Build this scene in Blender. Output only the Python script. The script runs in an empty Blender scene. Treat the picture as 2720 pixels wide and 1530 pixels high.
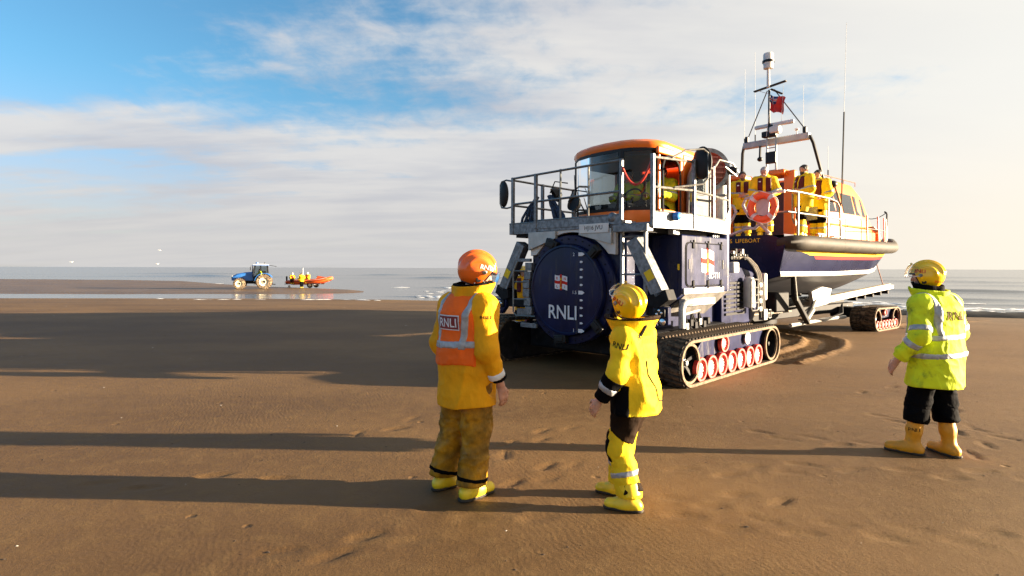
import bpy, bmesh, math, random
import numpy as np
from mathutils import Vector, Matrix, Euler
from mathutils.bvhtree import BVHTree
SC = bpy.context.scene
COL = SC.collection
R = math.radians
# ------------------------------------------------------------------ camera
cam_d = bpy.data.cameras.new('camera'); cam = bpy.data.objects.new('camera', cam_d); COL.objects.link(cam)
cam_d.sensor_width = 36.0
cam_d.lens = 1550 / 2720 * 36
cam_d.shift_y = -53 / 2720
cam_d.clip_start = 0.05; cam_d.clip_end = 40000
cam.matrix_world = Matrix.Translation((0, 0, 1.75)) @ Matrix.Rotation(R(90), 4, 'X') @ Matrix.Rotation(R(0.17), 4, 'Z')
SC.camera = cam
# ------------------------------------------------------------------ sun, sky, exposure
SUN_EL, SUN_AZ = R(7.5), R(93.0)          # azimuth clockwise from +Y
sun_dir = Vector((math.sin(SUN_AZ) * math.cos(SUN_EL), math.cos(SUN_AZ) * math.cos(SUN_EL), math.sin(SUN_EL)))
sl = bpy.data.lights.new('sun', 'SUN'); sl.energy = 4.0; sl.angle = R(0.5); sl.color = (1.0, 0.80, 0.56)
so = bpy.data.objects.new('sun', sl); COL.objects.link(so)
so.rotation_euler = (-sun_dir).to_track_quat('-Z', 'Y').to_euler()
so.location = (30, -5, 12)
SC.view_settings.view_transform = 'Standard'; SC.view_settings.look = 'None'
SC.view_settings.exposure = 3.0; SC.view_settings.gamma = 1.0
SC.view_settings.use_curve_mapping = False

class NT:
    """small node-tree helper"""
    def __init__(s, tree): s.t = tree; s.n = tree.nodes; s.l = tree.links
    def node(s, typ, **kw):
        nd = s.n.new(typ)
        for k, v in kw.items():
            if k == 'inp':
                for kk, vv in v.items():
                    if hasattr(vv, 'is_output') or isinstance(vv, bpy.types.NodeSocket): s.l.new(vv, nd.inputs[kk])
                    else: nd.inputs[kk].default_value = vv
            else: setattr(nd, k, v)
        return nd
    def math(s, op, a, b=None, c=None, clamp=False):
        nd = s.n.new('ShaderNodeMath'); nd.operation = op; nd.use_clamp = clamp
        for i, v in enumerate((a, b, c)):
            if v is None: continue
            if isinstance(v, bpy.types.NodeSocket): s.l.new(v, nd.inputs[i])
            else: nd.inputs[i].default_value = v
        return nd.outputs[0]
    def vmath(s, op, a, b=None):
        nd = s.n.new('ShaderNodeVectorMath'); nd.operation = op
        for i, v in enumerate((a, b)):
            if v is None: continue
            if isinstance(v, bpy.types.NodeSocket): s.l.new(v, nd.inputs[i])
            else: nd.inputs[i].default_value = v
        return nd.outputs['Value'] if op in ('DOT_PRODUCT', 'LENGTH', 'DISTANCE') else nd.outputs[0]
    def step(s, v, lo, hi):
        nd = s.n.new('ShaderNodeMapRange'); nd.interpolation_type = 'SMOOTHSTEP'
        s.l.new(v, nd.inputs[0]); nd.inputs[1].default_value = lo; nd.inputs[2].default_value = hi
        return nd.outputs[0]
    def mix(s, fac, a, b, blend='MIX'):
        nd = s.n.new('ShaderNodeMix'); nd.data_type = 'RGBA'; nd.blend_type = blend
        for i, v in ((0, fac), (6, a), (7, b)):
            if isinstance(v, bpy.types.NodeSocket): s.l.new(v, nd.inputs[i])
            elif i == 0: nd.inputs[0].default_value = v
            else: nd.inputs[i].default_value = tuple(v) + ((1,) if len(v) == 3 else ())
        return nd.outputs[2]
    def noise(s, vec, scale, detail=4, rough=0.55, dist=0.0):
        nd = s.n.new('ShaderNodeTexNoise'); s.l.new(vec, nd.inputs['Vector'])
        nd.inputs['Scale'].default_value = scale; nd.inputs['Detail'].default_value = detail
        nd.inputs['Roughness'].default_value = rough; nd.inputs['Distortion'].default_value = dist
        return nd.outputs[0]
    def mapping(s, vec, scale=(1, 1, 1), loc=(0, 0, 0), rot=(0, 0, 0)):
        nd = s.n.new('ShaderNodeMapping'); s.l.new(vec, nd.inputs[0])
        nd.inputs['Scale'].default_value = scale; nd.inputs['Location'].default_value = loc; nd.inputs['Rotation'].default_value = rot
        return nd.outputs[0]

def build_world():
    w = bpy.data.worlds.new('World'); SC.world = w; w.use_nodes = True
    t = NT(w.node_tree); t.n.clear()
    tc = t.node('ShaderNodeTexCoord').outputs['Generated']
    d = t.vmath('NORMALIZE', tc)
    sep = t.node('ShaderNodeSeparateXYZ', inp={0: d})
    x, y, z = sep.outputs
    sky = t.node('ShaderNodeTexSky'); sky.sky_type = 'NISHITA'; sky.sun_disc = False
    sky.sun_elevation = SUN_EL; sky.sun_rotation = SUN_AZ; sky.air_density = 1.0; sky.dust_density = 0.6; sky.ozone_density = 2.0
    zc = t.math('MAXIMUM', z, 0.0)
    den = t.math('ADD', zc, 0.13)
    P = t.node('ShaderNodeCombineXYZ', inp={0: t.math('DIVIDE', x, den), 1: t.math('DIVIDE', y, den), 2: 0.0}).outputs[0]
    sund = t.vmath('DOT_PRODUCT', d, tuple(sun_dir))
    blue = t.mix(1.0, sky.outputs[0], t.mix(t.step(z, 0.06, 0.30), (0.50, 0.53, 0.74), (0.42, 0.66, 0.76)), 'MULTIPLY')
    n1 = t.noise(t.mapping(P, (0.50, 0.85, 1), (3.1, 0.75, 0), (0, 0, R(-14))), 0.95, 6, 0.56, 0.35)
    n2 = t.noise(t.mapping(P, (0.9, 1.4, 1), (7.7, 2.2, 0), (0, 0, R(-8))), 2.1, 6, 0.6, 0.2)
    low = t.math('SUBTRACT', 1.0, t.step(t.math('ADD', z, t.math('MULTIPLY', t.math('SUBTRACT', n2, 0.5), 0.10)), 0.17, 0.27))
    st = t.noise(t.mapping(P, (0.16, 1.15, 1), (0.4, 1.9, 0), (0, 0, R(-5))), 1.7, 5, 0.55, 0.25)
    n3 = t.noise(t.mapping(P, (1.3, 1.0, 1), (2.7, 9.2, 0)), 5.5, 6, 0.62, 0.3)
    cov = t.math('ADD', t.math('MULTIPLY', n1, 0.74), t.math('MULTIPLY', n2, 0.32)); cov = t.math('ADD', cov, t.math('MULTIPLY', t.math('SUBTRACT', n3, 0.32), 0.22))
    cov = t.math('ADD', cov, t.math('MULTIPLY', t.math('ADD', x, 0.12), 0.30))
    cov = t.math('ADD', cov, t.math('MULTIPLY', low, t.math('ADD', 0.19, t.math('MULTIPLY', t.math('SUBTRACT', st, 0.40), 0.8))))
    mask = t.step(cov, 0.50, 0.72)
    sh = t.noise(t.mapping(P, (0.6, 1.5, 1), (1.3, 5.2, 0), (0, 0, R(-10))), 1.5, 5, 0.55)
    shade = t.step(t.math('ADD', t.math('MULTIPLY', sh, 0.6), t.math('MULTIPLY', st, 0.4)), 0.38, 0.60)
    ccol = t.mix(shade, (1.40, 1.42, 1.56), (2.06, 1.98, 1.90))
    warm = t.step(sund, -0.2, 0.80)
    ccol = t.mix(warm, ccol, (2.60, 2.46, 2.20))
    col = t.mix(t.math('MULTIPLY', mask, 0.90), blue, ccol)
    hz = t.math('POWER', t.math('SUBTRACT', 1.0, t.step(z, 0.0, 0.30)), 1.4)
    hcol = t.mix(warm, (1.60, 1.57, 1.56), (2.68, 2.42, 2.02))
    col = t.mix(t.math('MULTIPLY', hz, 0.85), col, hcol)
    bg = t.node('ShaderNodeBackground', inp={'Color': col, 'Strength': 0.05})
    out = t.node('ShaderNodeOutputWorld'); t.l.new(bg.outputs[0], out.inputs[0])
build_world()

# ------------------------------------------------------------------ materials
MATS = {}
def mat(name, col, rough=0.5, metal=0.0, var=0.12, vscale=6.0, bump=0.0, bscale=40.0, spec=0.5, col2=None, dirt=0.0, dcol=(0.16, 0.10, 0.055), dscale=3.0, coat=0.0, bstretch=(1, 1, 1), dstretch=(1, 1, 1)):
    if name in MATS: return MATS[name]
    m = bpy.data.materials.new(name); m.use_nodes = True; MATS[name] = m
    t = NT(m.node_tree); t.n.clear()
    out = t.node('ShaderNodeOutputMaterial'); p = t.node('ShaderNodeBsdfPrincipled'); t.l.new(p.outputs[0], out.inputs[0])
    tc = t.node('ShaderNodeTexCoord').outputs['Object']
    n = t.noise(tc, vscale, 5, 0.6)
    c2 = col2 or tuple(c * (1 - 2.2 * var) for c in col)
    c1 = col if col2 else tuple(min(1, c * (1 + var)) for c in col)
    c = t.mix(t.step(n, 0.32, 0.68), c2, c1)
    rv = t.math('ADD', t.math('MULTIPLY', t.math('SUBTRACT', n, 0.5), 0.18), rough, clamp=True)
    if dirt > 0:
        dn = t.noise(t.mapping(tc, dstretch), dscale, 7, 0.68)
        dm = t.step(dn, 0.62 - dirt * 0.3, 0.80 - dirt * 0.22)
        c = t.mix(dm, c, dcol)
        rv = t.math('MAXIMUM', rv, t.math('MULTIPLY', dm, 0.8))
    t.l.new(c, p.inputs['Base Color']); t.l.new(rv, p.inputs['Roughness'])
    p.inputs['Metallic'].default_value = metal; p.inputs['Specular IOR Level'].default_value = spec
    p.inputs['Coat Weight'].default_value = coat
    if bump > 0:
        bn = t.noise(t.mapping(tc, bstretch), bscale, 4, 0.6)
        b = t.node('ShaderNodeBump', inp={'Height': bn, 'Strength': 1.0, 'Distance': bump}); t.l.new(b.outputs[0], p.inputs['Normal'])
    return m
def clear_mat(name, tint, ior=1.3, rough=0.03, glossfac=0.1):
    if name in MATS: return MATS[name]
    m = bpy.data.materials.new(name); m.use_nodes = True; MATS[name] = m
    t = NT(m.node_tree); t.n.clear()
    out = t.node('ShaderNodeOutputMaterial')
    tr = t.node('ShaderNodeBsdfTransparent', inp={0: tuple(tint) + (1,)})
    gl = t.node('ShaderNodeBsdfGlossy', inp={'Color': (1, 1, 1, 1), 'Roughness': rough})
    fr = t.node('ShaderNodeFresnel', inp={'IOR': ior})
    mx = t.node('ShaderNodeMixShader'); t.l.new(t.math('ADD', fr.outputs[0], glossfac, clamp=True), mx.inputs[0])
    t.l.new(tr.outputs[0], mx.inputs[1]); t.l.new(gl.outputs[0], mx.inputs[2]); t.l.new(mx.outputs[0], out.inputs[0])
    return m
NAVY = mat('navy_paint', (0.006, 0.010, 0.050), 0.30, var=0.15, vscale=2.5, spec=0.22, dirt=0.34, dcol=(0.045, 0.042, 0.05), dscale=4.0, dstretch=(2.2, 2.2, .35), bump=0.0008, bscale=6)
GALV = mat('galvanised_steel', (0.21, 0.22, 0.235), 0.48, metal=0.55, var=0.2, vscale=14, dirt=0.25, dcol=(0.10, 0.10, 0.10), dscale=22, bump=0.0008, bscale=60)
STEEL = mat('tube_steel', (0.22, 0.215, 0.20), 0.4, metal=0.7, var=0.15, vscale=20, dirt=0.18, dcol=(0.14, 0.12, 0.10), dscale=16)
ALU = mat('pale_steel', (0.42, 0.415, 0.40), 0.42, metal=0.45, var=0.08, vscale=5, dirt=0.15, dcol=(0.25, 0.22, 0.18), dscale=6)
DARK = mat('dark_steel', (0.012, 0.012, 0.014), 0.6, metal=0.0, spec=.14, var=0.25, vscale=7, dirt=0.1, dcol=(0.06, 0.045, 0.03), dscale=9)
BLACK = mat('black_plastic', (0.008, 0.008, 0.009), 0.45, var=0.2, spec=.3)
ORANGE = mat('orange_paint', (0.80, 0.165, 0.012), 0.32, var=0.06, vscale=2.0, dirt=0.08, dcol=(0.28, 0.09, 0.02), dscale=5)
WHITE = mat('white_paint', (0.66, 0.66, 0.64), 0.38, var=0.05, vscale=3, dirt=0.12, dcol=(0.35, 0.33, 0.29), dscale=7)
GREYP = mat('grey_paint', (0.42, 0.43, 0.44), 0.45, var=0.08, vscale=4, dirt=0.1, dcol=(0.2, 0.19, 0.17), dscale=8)
RUBBER = mat('black_rubber', (0.014, 0.013, 0.012), 0.72, var=0.25, vscale=9, bump=0.003, bscale=30, dirt=0.35, dcol=(0.10, 0.065, 0.036), dscale=7)
TREAD = mat('sandy_tread_rubber', (0.028, 0.021, 0.015), 0.85, var=0.25, vscale=9, bump=0.003, bscale=40, spec=.2, dirt=0.65, dcol=(0.15, 0.10, 0.06), dscale=6)
SANDYEDGE = mat('sand_caked_rubber', (0.19, 0.13, 0.08), 0.9, var=0.25, vscale=14, bump=0.004, bscale=60)
RED = mat('red_polyurethane', (0.55, 0.035, 0.022), 0.5, var=0.12, vscale=9, dirt=0.42, dcol=(0.42, 0.17, 0.10), dscale=8)
PRINTW = mat('white_print', (0.70, 0.70, 0.72), 0.75, spec=.08, var=0.02)
PRINTB = mat('black_print', (0.012, 0.012, 0.012), 0.75, spec=.08, var=0.05)
PRINTR = mat('red_print', (0.55, 0.03, 0.02), 0.75, spec=.08, var=0.04)
PRINTY = mat('yellow_print', (0.80, 0.55, 0.04), 0.75, spec=.08, var=0.04)
GLASS = clear_mat('cab_glass', (0.55, 0.60, 0.61), 1.25, 0.02, 0.015)
VISOR = clear_mat('visor_plastic', (0.88, 0.89, 0.90), 1.18, 0.08, 0.01)
CHROME = mat('lamp_chrome', (0.8, 0.8, 0.8), 0.15, metal=0.9, var=0.05)

# ------------------------------------------------------------------ text meshes (made while the scene is still small)
TEXTS = {}
def make_text(s, bold=0.0, italic=0.0):
    c = bpy.data.curves.new('lettering_curve', 'FONT'); c.body = s; c.size = 1.0; c.align_x = 'CENTER'; c.align_y = 'CENTER'
    c.resolution_u = 3; c.offset = bold; c.shear = italic
    o = bpy.data.objects.new('lettering_tmp', c); COL.objects.link(o)
    bpy.context.view_layer.update()
    me = o.evaluated_get(bpy.context.evaluated_depsgraph_get()).to_mesh()
    vs = np.array([v.co[:] for v in me.vertices]); fs = [tuple(p.vertices) for p in me.polygons]
    if len(vs):
        c0 = (vs.min(0) + vs.max(0)) / 2; vs = vs - c0
    o.to_mesh_clear(); bpy.data.objects.remove(o); bpy.data.curves.remove(c)
    TEXTS[s] = (vs, fs, vs.max(0) - vs.min(0))
for s, b in (('RNLI', 0.012), ('2', 0), ('1.5', 0), ('1', 0), ('HJ16 JVU', 0.006), ('SC-T11', 0.012), ("'S  LIFEBOAT", 0), ('R', .02), ('N', .02), ('L', .02), ('I', .02), ('HH', .02), ('Shore Crew', .012)):
    make_text(s, b)

# ------------------------------------------------------------------ mesh helper
def vec(p): return np.array(p, float)
def frame_of(d):
    d = vec(d) / np.linalg.norm(d)
    a = vec((0, 0, 1)) if abs(d[2]) < 0.9 else vec((1, 0, 0))
    s = np.cross(d, a); s /= np.linalg.norm(s)
    return d, s, np.cross(s, d)
class MB:
    def __init__(s): s.v = []; s.f = []; s.nv = 0
    def add(s, vs, fs):
        vs = np.asarray(vs, float).reshape(-1, 3); o = s.nv
        s.v.append(vs); s.nv += len(vs)
        s.f += [tuple(i + o for i in f) for f in fs]; return s
    def box(s, c, size, rz=0.0, M=None):
        x, y, z = [k / 2 for k in size]
        vs = np.array([(i, j, k) for i in (-x, x) for j in (-y, y) for k in (-z, z)])
        if rz: cs, sn = math.cos(rz), math.sin(rz); vs = vs @ np.array([[cs, sn, 0], [-sn, cs, 0], [0, 0, 1]])
        if M is not None: vs = vs @ np.array(M).T
        return s.add(vs + vec(c), [(0, 1, 3, 2), (4, 6, 7, 5), (0, 4, 5, 1), (2, 3, 7, 6), (0, 2, 6, 4), (1, 5, 7, 3)])
    def bar(s, a, b, w, h, up=(0, 0, 1)):
        """box beam from a to b"""
        a, b = vec(a), vec(b); d = b - a; L = np.linalg.norm(d); d = d / L
        u = vec(up); sd = np.cross(d, u)
        if np.linalg.norm(sd) < 1e-6: sd = np.cross(d, (1, 0, 0))
        sd /= np.linalg.norm(sd); u = np.cross(sd, d)
        M = np.stack([d, sd, u], 1)
        return s.box((a + b) / 2, (L, w, h), M=M)
    def loft(s, rings, cap=True, close=False, loop=True):
        n = len(rings[0]); fs = []
        for i in range(len(rings) - (0 if close else 1)):
            a, b = i * n, ((i + 1) % len(rings)) * n
            for j in range(n if loop else n - 1):
                k = (j + 1) % n; fs.append((a + j, a + k, b + k, b + j))
        if cap and not close and loop:
            fs.append(tuple(range(n))[::-1]); fs.append(tuple((len(rings) - 1) * n + j for j in range(n)))
        return s.add(np.array(rings).reshape(-1, 3), fs)
    def cyl(s, a, b, r, r2=None, n=14, cap=True):
        a, b = vec(a), vec(b); r2 = r if r2 is None else r2
        d, p, q = frame_of(b - a); th = np.linspace(0, 2 * math.pi, n, endpoint=False)
        c = np.cos(th)[:, None] * p + np.sin(th)[:, None] * q
        return s.loft([a + c * r, b + c * r2], cap)
    def tube(s, pts, r, n=8, close=False):
        P = [vec(p) for p in pts]; rings = []; th = np.linspace(0, 2 * math.pi, n, endpoint=False); m = len(P); q0 = None
        for i in range(m):
            d = (P[(i + 1) % m] - P[i - 1]) if close else (P[min(i + 1, m - 1)] - P[max(i - 1, 0)])
            d = d / (np.linalg.norm(d) + 1e-12)
            if q0 is None: _, p, q = frame_of(d)
            else:
                q = q0 - d * (q0 @ d); q /= np.linalg.norm(q); p = np.cross(d, q)
            q0 = q; rr = r[i] if hasattr(r, '__len__') else r
            rings.append(P[i] + (np.cos(th)[:, None] * p + np.sin(th)[:, None] * q) * rr)
        return s.loft(rings, True, close)
    def lathe(s, c, axis, prof, n=24, cap=True):
        """prof: (radius, distance along axis)"""
        d, p, q = frame_of(axis); th = np.linspace(0, 2 * math.pi, n, endpoint=False)
        cc = np.cos(th)[:, None] * p + np.sin(th)[:, None] * q
        return s.loft([vec(c) + d * h + cc * max(r, 1e-4) for r, h in prof], cap)
    def sphere(s, c, r, n=12, m=8):
        r = vec(r) if hasattr(r, '__len__') else vec((r, r, r))
        prof = [(math.sin(math.pi * i / m), -math.cos(math.pi * i / m)) for i in range(m + 1)]
        th = np.linspace(0, 2 * math.pi, n, endpoint=False)
        return s.loft([vec(c) + np.stack([np.cos(th) * max(a, 1e-3), np.sin(th) * max(a, 1e-3), np.full(n, h)], 1) * r for a, h in prof])
    def prism(s, poly, h0, h1, f):
        """polygon in 2-D, extruded from h0 to h1 along the third axis; f(a,b,h)->xyz"""
        n = len(poly); vs = [f(a, b, h0) for a, b in poly] + [f(a, b, h1) for a, b in poly]
        fs = [tuple(range(n))[::-1], tuple(range(n, 2 * n))] + [(i, (i + 1) % n, n + (i + 1) % n, n + i) for i in range(n)]
        return s.add(vs, fs)
    def text(s, key, origin, xd, yd, height, off=0.0, xs=1.0):
        vs, fs, sz = TEXTS[key]; k = height / sz[1]
        xd, yd = vec(xd), vec(yd); nrm = np.cross(xd, yd)
        return s.add(vec(origin) + vs[:, :1] * k * xs * xd + vs[:, 1:2] * k * yd + nrm * off, fs)
    def data(s, name):
        me = bpy.data.meshes.new(name); V = np.concatenate(s.v) if s.v else np.zeros((0, 3))
        me.from_pydata(V.tolist(), [], s.f); me.update(); return me
    def obj(s, name, m, parent=None, smooth=40, bevel=0.0, fixn=True):
        me = s.data(name)
        if fixn:
            bm = bmesh.new(); bm.from_mesh(me); bmesh.ops.recalc_face_normals(bm, faces=bm.faces); bm.to_mesh(me); bm.free()
        o = bpy.data.objects.new(name, me); COL.objects.link(o)
        if isinstance(m, (list, tuple)):
            for k in m: me.materials.append(k)
        else: me.materials.append(m)
        if smooth:
            me.polygons.foreach_set('use_smooth', [True] * len(me.polygons)); me.set_sharp_from_angle(angle=R(smooth))
        if bevel:
            b = o.modifiers.new('bevel', 'BEVEL'); b.width = bevel; b.segments = 2; b.limit_method = 'ANGLE'; b.angle_limit = R(40)
        o.parent = parent
        return o
def part(name, m, parent, fn, smooth=40, bevel=0.0):
    b = MB(); fn(b); return b.obj(name, m, parent, smooth, bevel)
def tag(o, label=None, cat=None, group=None, kind=None):
    for k, v in (('label', label), ('category', cat), ('group', group), ('kind', kind)):
        if v: o[k] = v
    return o
def thing(name, label, cat, loc=(0, 0, 0), rz=0.0, group=None):
    o = bpy.data.objects.new(name, None); COL.objects.link(o); o.location = loc; o.rotation_euler = (0, 0, rz); o.empty_display_size = 0.2
    return tag(o, label, cat, group)
def share(name, me, parent, loc=(0, 0, 0), rot=(0, 0, 0), M=None):
    o = bpy.data.objects.new(name, me); COL.objects.link(o); o.parent = parent
    if M is not None: o.matrix_local = M
    else: o.location = loc; o.rotation_euler = rot
    return o
def fbm(P, f, seed=0, oct=3):
    """cheap smooth pseudo-noise in numpy, about -1..1"""
    rs = np.random.RandomState(seed); out = 0; a = 1.0; tot = 0
    for o in range(oct):
        v = 0
        for k in range(4):
            w = rs.normal(size=3); w /= np.linalg.norm(w); ph = rs.rand() * 6.28
            v = v + np.sin((P @ w) * f * (0.7 + 0.6 * rs.rand()) + ph + 1.3 * np.sin((P @ np.roll(w, 1)) * f * 0.6 + ph * 2))
        out = out + a * v / 4; tot += a; a *= 0.5; f *= 2.1
    return out / tot
# ------------------------------------------------------------------ the setting: beach, sea, sandbar
SEA_Z = -0.75
SHX = np.array([-4000, -40, -22, -10, -1.6, 14, 28, 60, 200, 4000.]); SHY = np.array([60, 45.5, 46, 45, 42.5, 36.8, 31.8, 22, -10, -900.])
def shore(x): return np.interp(x, SHX, SHY)
def ground_z(x, y):
    t = shore(x) - y
    k = np.clip(1 - t / 21.0, 0, 1); k = k * k * (3 - 2 * k)
    z = (SEA_Z + 0.03) * k
    z = np.where(t < 0, SEA_Z + 0.03 + np.maximum(t * 0.05, -3.0), z)
    P = np.stack([x, y, 0 * x], -1)
    return z + 0.012 * fbm(P, 0.9, 3, 3) * np.clip(1 - np.abs(y) / 400, 0, 1)
def grid_mesh(name, X, Y, Z, m):
    ny, nx = X.shape; idx = np.arange(nx * ny).reshape(ny, nx)
    f = np.stack([idx[:-1, :-1], idx[:-1, 1:], idx[1:, 1:], idx[1:, :-1]], -1).reshape(-1, 4)
    me = bpy.data.meshes.new(name); me.from_pydata(np.stack([X, Y, Z], -1).reshape(-1, 3).tolist(), [], f.tolist())
    me.materials.append(m); me.polygons.foreach_set('use_smooth', [True] * len(me.polygons)); me.update()
    o = bpy.data.objects.new(name, me); COL.objects.link(o); return o
def sand_material(name, wet=0.0):
    m = bpy.data.materials.new(name); m.use_nodes = True; t = NT(m.node_tree); t.n.clear()
    out = t.node('ShaderNodeOutputMaterial'); p = t.node('ShaderNodeBsdfPrincipled'); t.l.new(p.outputs[0], out.inputs[0])
    P = t.node('ShaderNodeTexCoord').outputs['Object']
    big = t.noise(t.mapping(P, (0.25, 0.5, 1)), 0.6, 5, 0.6)
    mid = t.noise(P, 6.0, 5, 0.6)
    grain = t.noise(P, 260.0, 2, 0.6)
    c = t.mix(t.step(big, 0.35, 0.68), (0.104, 0.055, 0.018), (0.172, 0.097, 0.034))
    c = t.mix(t.math('MULTIPLY', t.step(mid, 0.45, 0.75), 0.5), c, (0.188, 0.113, 0.043))
    c = t.mix(t.step(grain, 0.30, 0.72), t.mix(1.0, c, (0.55, 0.53, 0.52), 'MULTIPLY'), t.mix(1.0, c, (1.25, 1.25, 1.25), 'MULTIPLY'))
    t.l.new(c, p.inputs['Base Color'])
    wetn = t.step(big, 0.3, 0.55)
    p.inputs['Specular IOR Level'].default_value = 0.27 if not wet else 0.40
    if wet: t.l.new(t.math('ADD', 0.38, t.math('MULTIPLY', t.step(mid, 0.4, 0.7), 0.45)), p.inputs['Roughness'])
    else: t.l.new(t.math('ADD', 0.58, t.math('MULTIPLY', mid, 0.28)), p.inputs['Roughness'])
    # relief: fine drag lines, grains, faint hollows
    wv = t.node('ShaderNodeTexWave', wave_type='BANDS', bands_direction='DIAGONAL')
    t.l.new(t.mapping(P, (1, 1, 1), (0, 0, 0), (0, 0, R(22))), wv.inputs['Vector'])
    wv.inputs['Scale'].default_value = 9.0; wv.inputs['Distortion'].default_value = 14.0; wv.inputs['Detail'].default_value = 3.0; wv.inputs['Detail Scale'].default_value = 0.35; wv.inputs['Detail Roughness'].default_value = 0.6
    patch = t.step(t.noise(P, 0.35, 3), 0.42, 0.62)
    vo = t.node('ShaderNodeTexVoronoi', feature='F1'); t.l.new(P, vo.inputs['Vector']); vo.inputs['Scale'].default_value = 1.9; vo.inputs['Randomness'].default_value = 1.0
    pit = t.math('SUBTRACT', 1.0, t.step(t.math('ADD', vo.outputs['Distance'], t.math('MULTIPLY', t.noise(P, 14, 3), 0.10)), 0.05, 0.13))
    h = t.math('ADD', t.math('MULTIPLY', t.math('MULTIPLY', wv.outputs['Fac'], patch), 0.0013), t.math('MULTIPLY', grain, 0.0035))
    h = t.math('ADD', h, t.math('MULTIPLY', mid, 0.010)); h = t.math('ADD', h, t.math('MULTIPLY', pit, -0.020))
    h = t.math('ADD', h, t.math('MULTIPLY', t.noise(P, 38, 4, 0.65), 0.006))
    b = t.node('ShaderNodeBump', inp={'Height': h, 'Strength': 0.55 if not wet else 0.45, 'Distance': 1.0}); t.l.new(b.outputs[0], p.inputs['Normal'])
    return m
SAND = sand_material('beach_sand'); WETSAND = sand_material('wet_sand', 1.0)
def axis_pts(segs):
    out = []
    for a, b, n in segs: out += list(np.linspace(a, b, n, endpoint=False))
    return np.array(out + [segs[-1][1]])
gx = axis_pts([(-9000, -400, 8), (-400, -60, 20), (-60, -12, 50), (-12, -4.6, 30), (-4.6, 9.2, 345), (9.2, 19, 90), (19, 60, 40), (60, 400, 20), (400, 9000, 8)])
gy = axis_pts([(-600, -20, 12), (-20, 3, 20), (3, 18.2, 400), (18.2, 25, 80), (25, 50, 60), (50, 130, 30), (130, 700, 10), (700, 9000, 6)])
GX, GY = np.meshgrid(gx, gy); GZ = ground_z(GX, GY)
def bezier_path(pts, n=200):
    pts = vec(pts); d = np.r_[0, np.cumsum(np.linalg.norm(np.diff(pts, axis=0), axis=1))]; s = np.linspace(0, d[-1], n); P = np.stack([np.interp(s, d, pts[:, k]) for k in range(2)], 1)
    for _ in range(40): P[1:-1] = .25 * P[:-2] + .5 * P[1:-1] + .25 * P[2:]
    return P
def press_track(pts, half, depth, pitch):
    """a belt print: pressed floor with cross ribs and crumbled sand thrown up along its sides"""
    P = bezier_path(pts); L = np.r_[0, np.cumsum(np.linalg.norm(np.diff(P, axis=0), axis=1))]
    m = (GX > P[:, 0].min() - 1.2) & (GX < P[:, 0].max() + 1.2) & (GY > P[:, 1].min() - 1.2) & (GY < P[:, 1].max() + 1.2); Q = np.stack([GX[m], GY[m]], 1)
    best = np.full(len(Q), 9.0); sg = np.zeros(len(Q)); al = np.zeros(len(Q))
    for k in range(len(P) - 1):
        a, b = P[k], P[k + 1]; ab = b - a; l = np.linalg.norm(ab); t = np.clip(((Q - a) @ ab) / (l * l), 0, 1); w = Q - a - t[:, None] * ab; d = np.linalg.norm(w, axis=1); u = d < best; best[u] = d[u]; al[u] = L[k] + t[u] * l; sg[u] = np.sign(w[u, 0] * -ab[1] + w[u, 1] * ab[0])
    off = best * sg; n = fbm(np.stack([Q[:, 0], Q[:, 1], 0 * Q[:, 0]], 1), 16, 2, 3)
    ins = np.clip((half - best) / .06, 0, 1); rib = np.where(np.abs(off) > .07, np.cos((al + np.abs(off) * .25) * 2 * math.pi / pitch), 0)
    berm = np.exp(-((best - half - .09) / .085) ** 2) * (.7 + .6 * n) * np.where(al > .3, 1, 0)
    fade = np.clip(al / .2, 0, 1) * np.clip((L[-1] - al) / .5, 0, 1)
    GZ[m] += fade * (ins * (-depth + .017 * rib) + .055 * berm + .01 * n * (best < half + .3))
press_track([(4.7, 10.85), (5.9, 12.0), (7.0, 13.2), (7.75, 14.5), (7.7, 15.8), (6.9, 16.9), (5.6, 17.6)], .37, .035, .125)
press_track([(11.3, 17.3), (13.2, 18.9), (15.2, 20.6), (18.5, 23.3)], .32, .03, .14)
def press_foot(x, y, a, dep):
    ca, sa = math.cos(R(a)), math.sin(R(a)); m = (np.abs(GX - x) < .35) & (np.abs(GY - y) < .35); X, Y = GX[m] - x, GY[m] - y; lx, ly = X * ca + Y * sa, -X * sa + Y * ca
    n = fbm(np.stack([GX[m], GY[m], 0 * X], 1), 30, 12, 3); r = np.sqrt((lx / .15) ** 2 + (ly / (.055 - .06 * lx)) ** 2) + .25 * n
    GZ[m] += -dep * np.clip(1.15 - r, 0, .5) * 2 + dep * .55 * np.exp(-((r - 1.35) / .25) ** 2) * (.5 + n)
_rs = np.random.RandomState(5)
for x0, y0, x1, y1, n_ in ((1.2, 4.05, 3.4, 3.75, 9), (-.3, 5.3, .7, 6.6, 6), (-1.4, 3.5, -.5, 3.9, 4), (2.6, 6.2, 3.7, 5.7, 5), (4.3, 6.9, 5.3, 6.0, 6), (.1, 4.7, .6, 5.4, 4), (4.4, 5.4, 5.6, 7.6, 6), (-3.4, 4.6, -1.6, 5.0, 4), (1.5, 5.0, 3.2, 5.2, 6), (-.6, 4.15, .7, 4.2, 5), (1.2, 4.35, 2.2, 4.5, 4), (-1.6, 6.0, -.4, 7.6, 5), (5.0, 8.2, 7.2, 9.4, 7), (3.4, 5.0, 5.2, 4.9, 6)):
    a = math.degrees(math.atan2(y1 - y0, x1 - x0))
    for k in range(n_):
        t = (k + .3 * _rs.rand()) / n_; sd = .09 * (-1) ** k; press_foot(x0 + (x1 - x0) * t - sd * math.sin(R(a)), y0 + (y1 - y0) * t + sd * math.cos(R(a)), a + 14 * _rs.randn(), .004 + .005 * _rs.rand())
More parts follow.
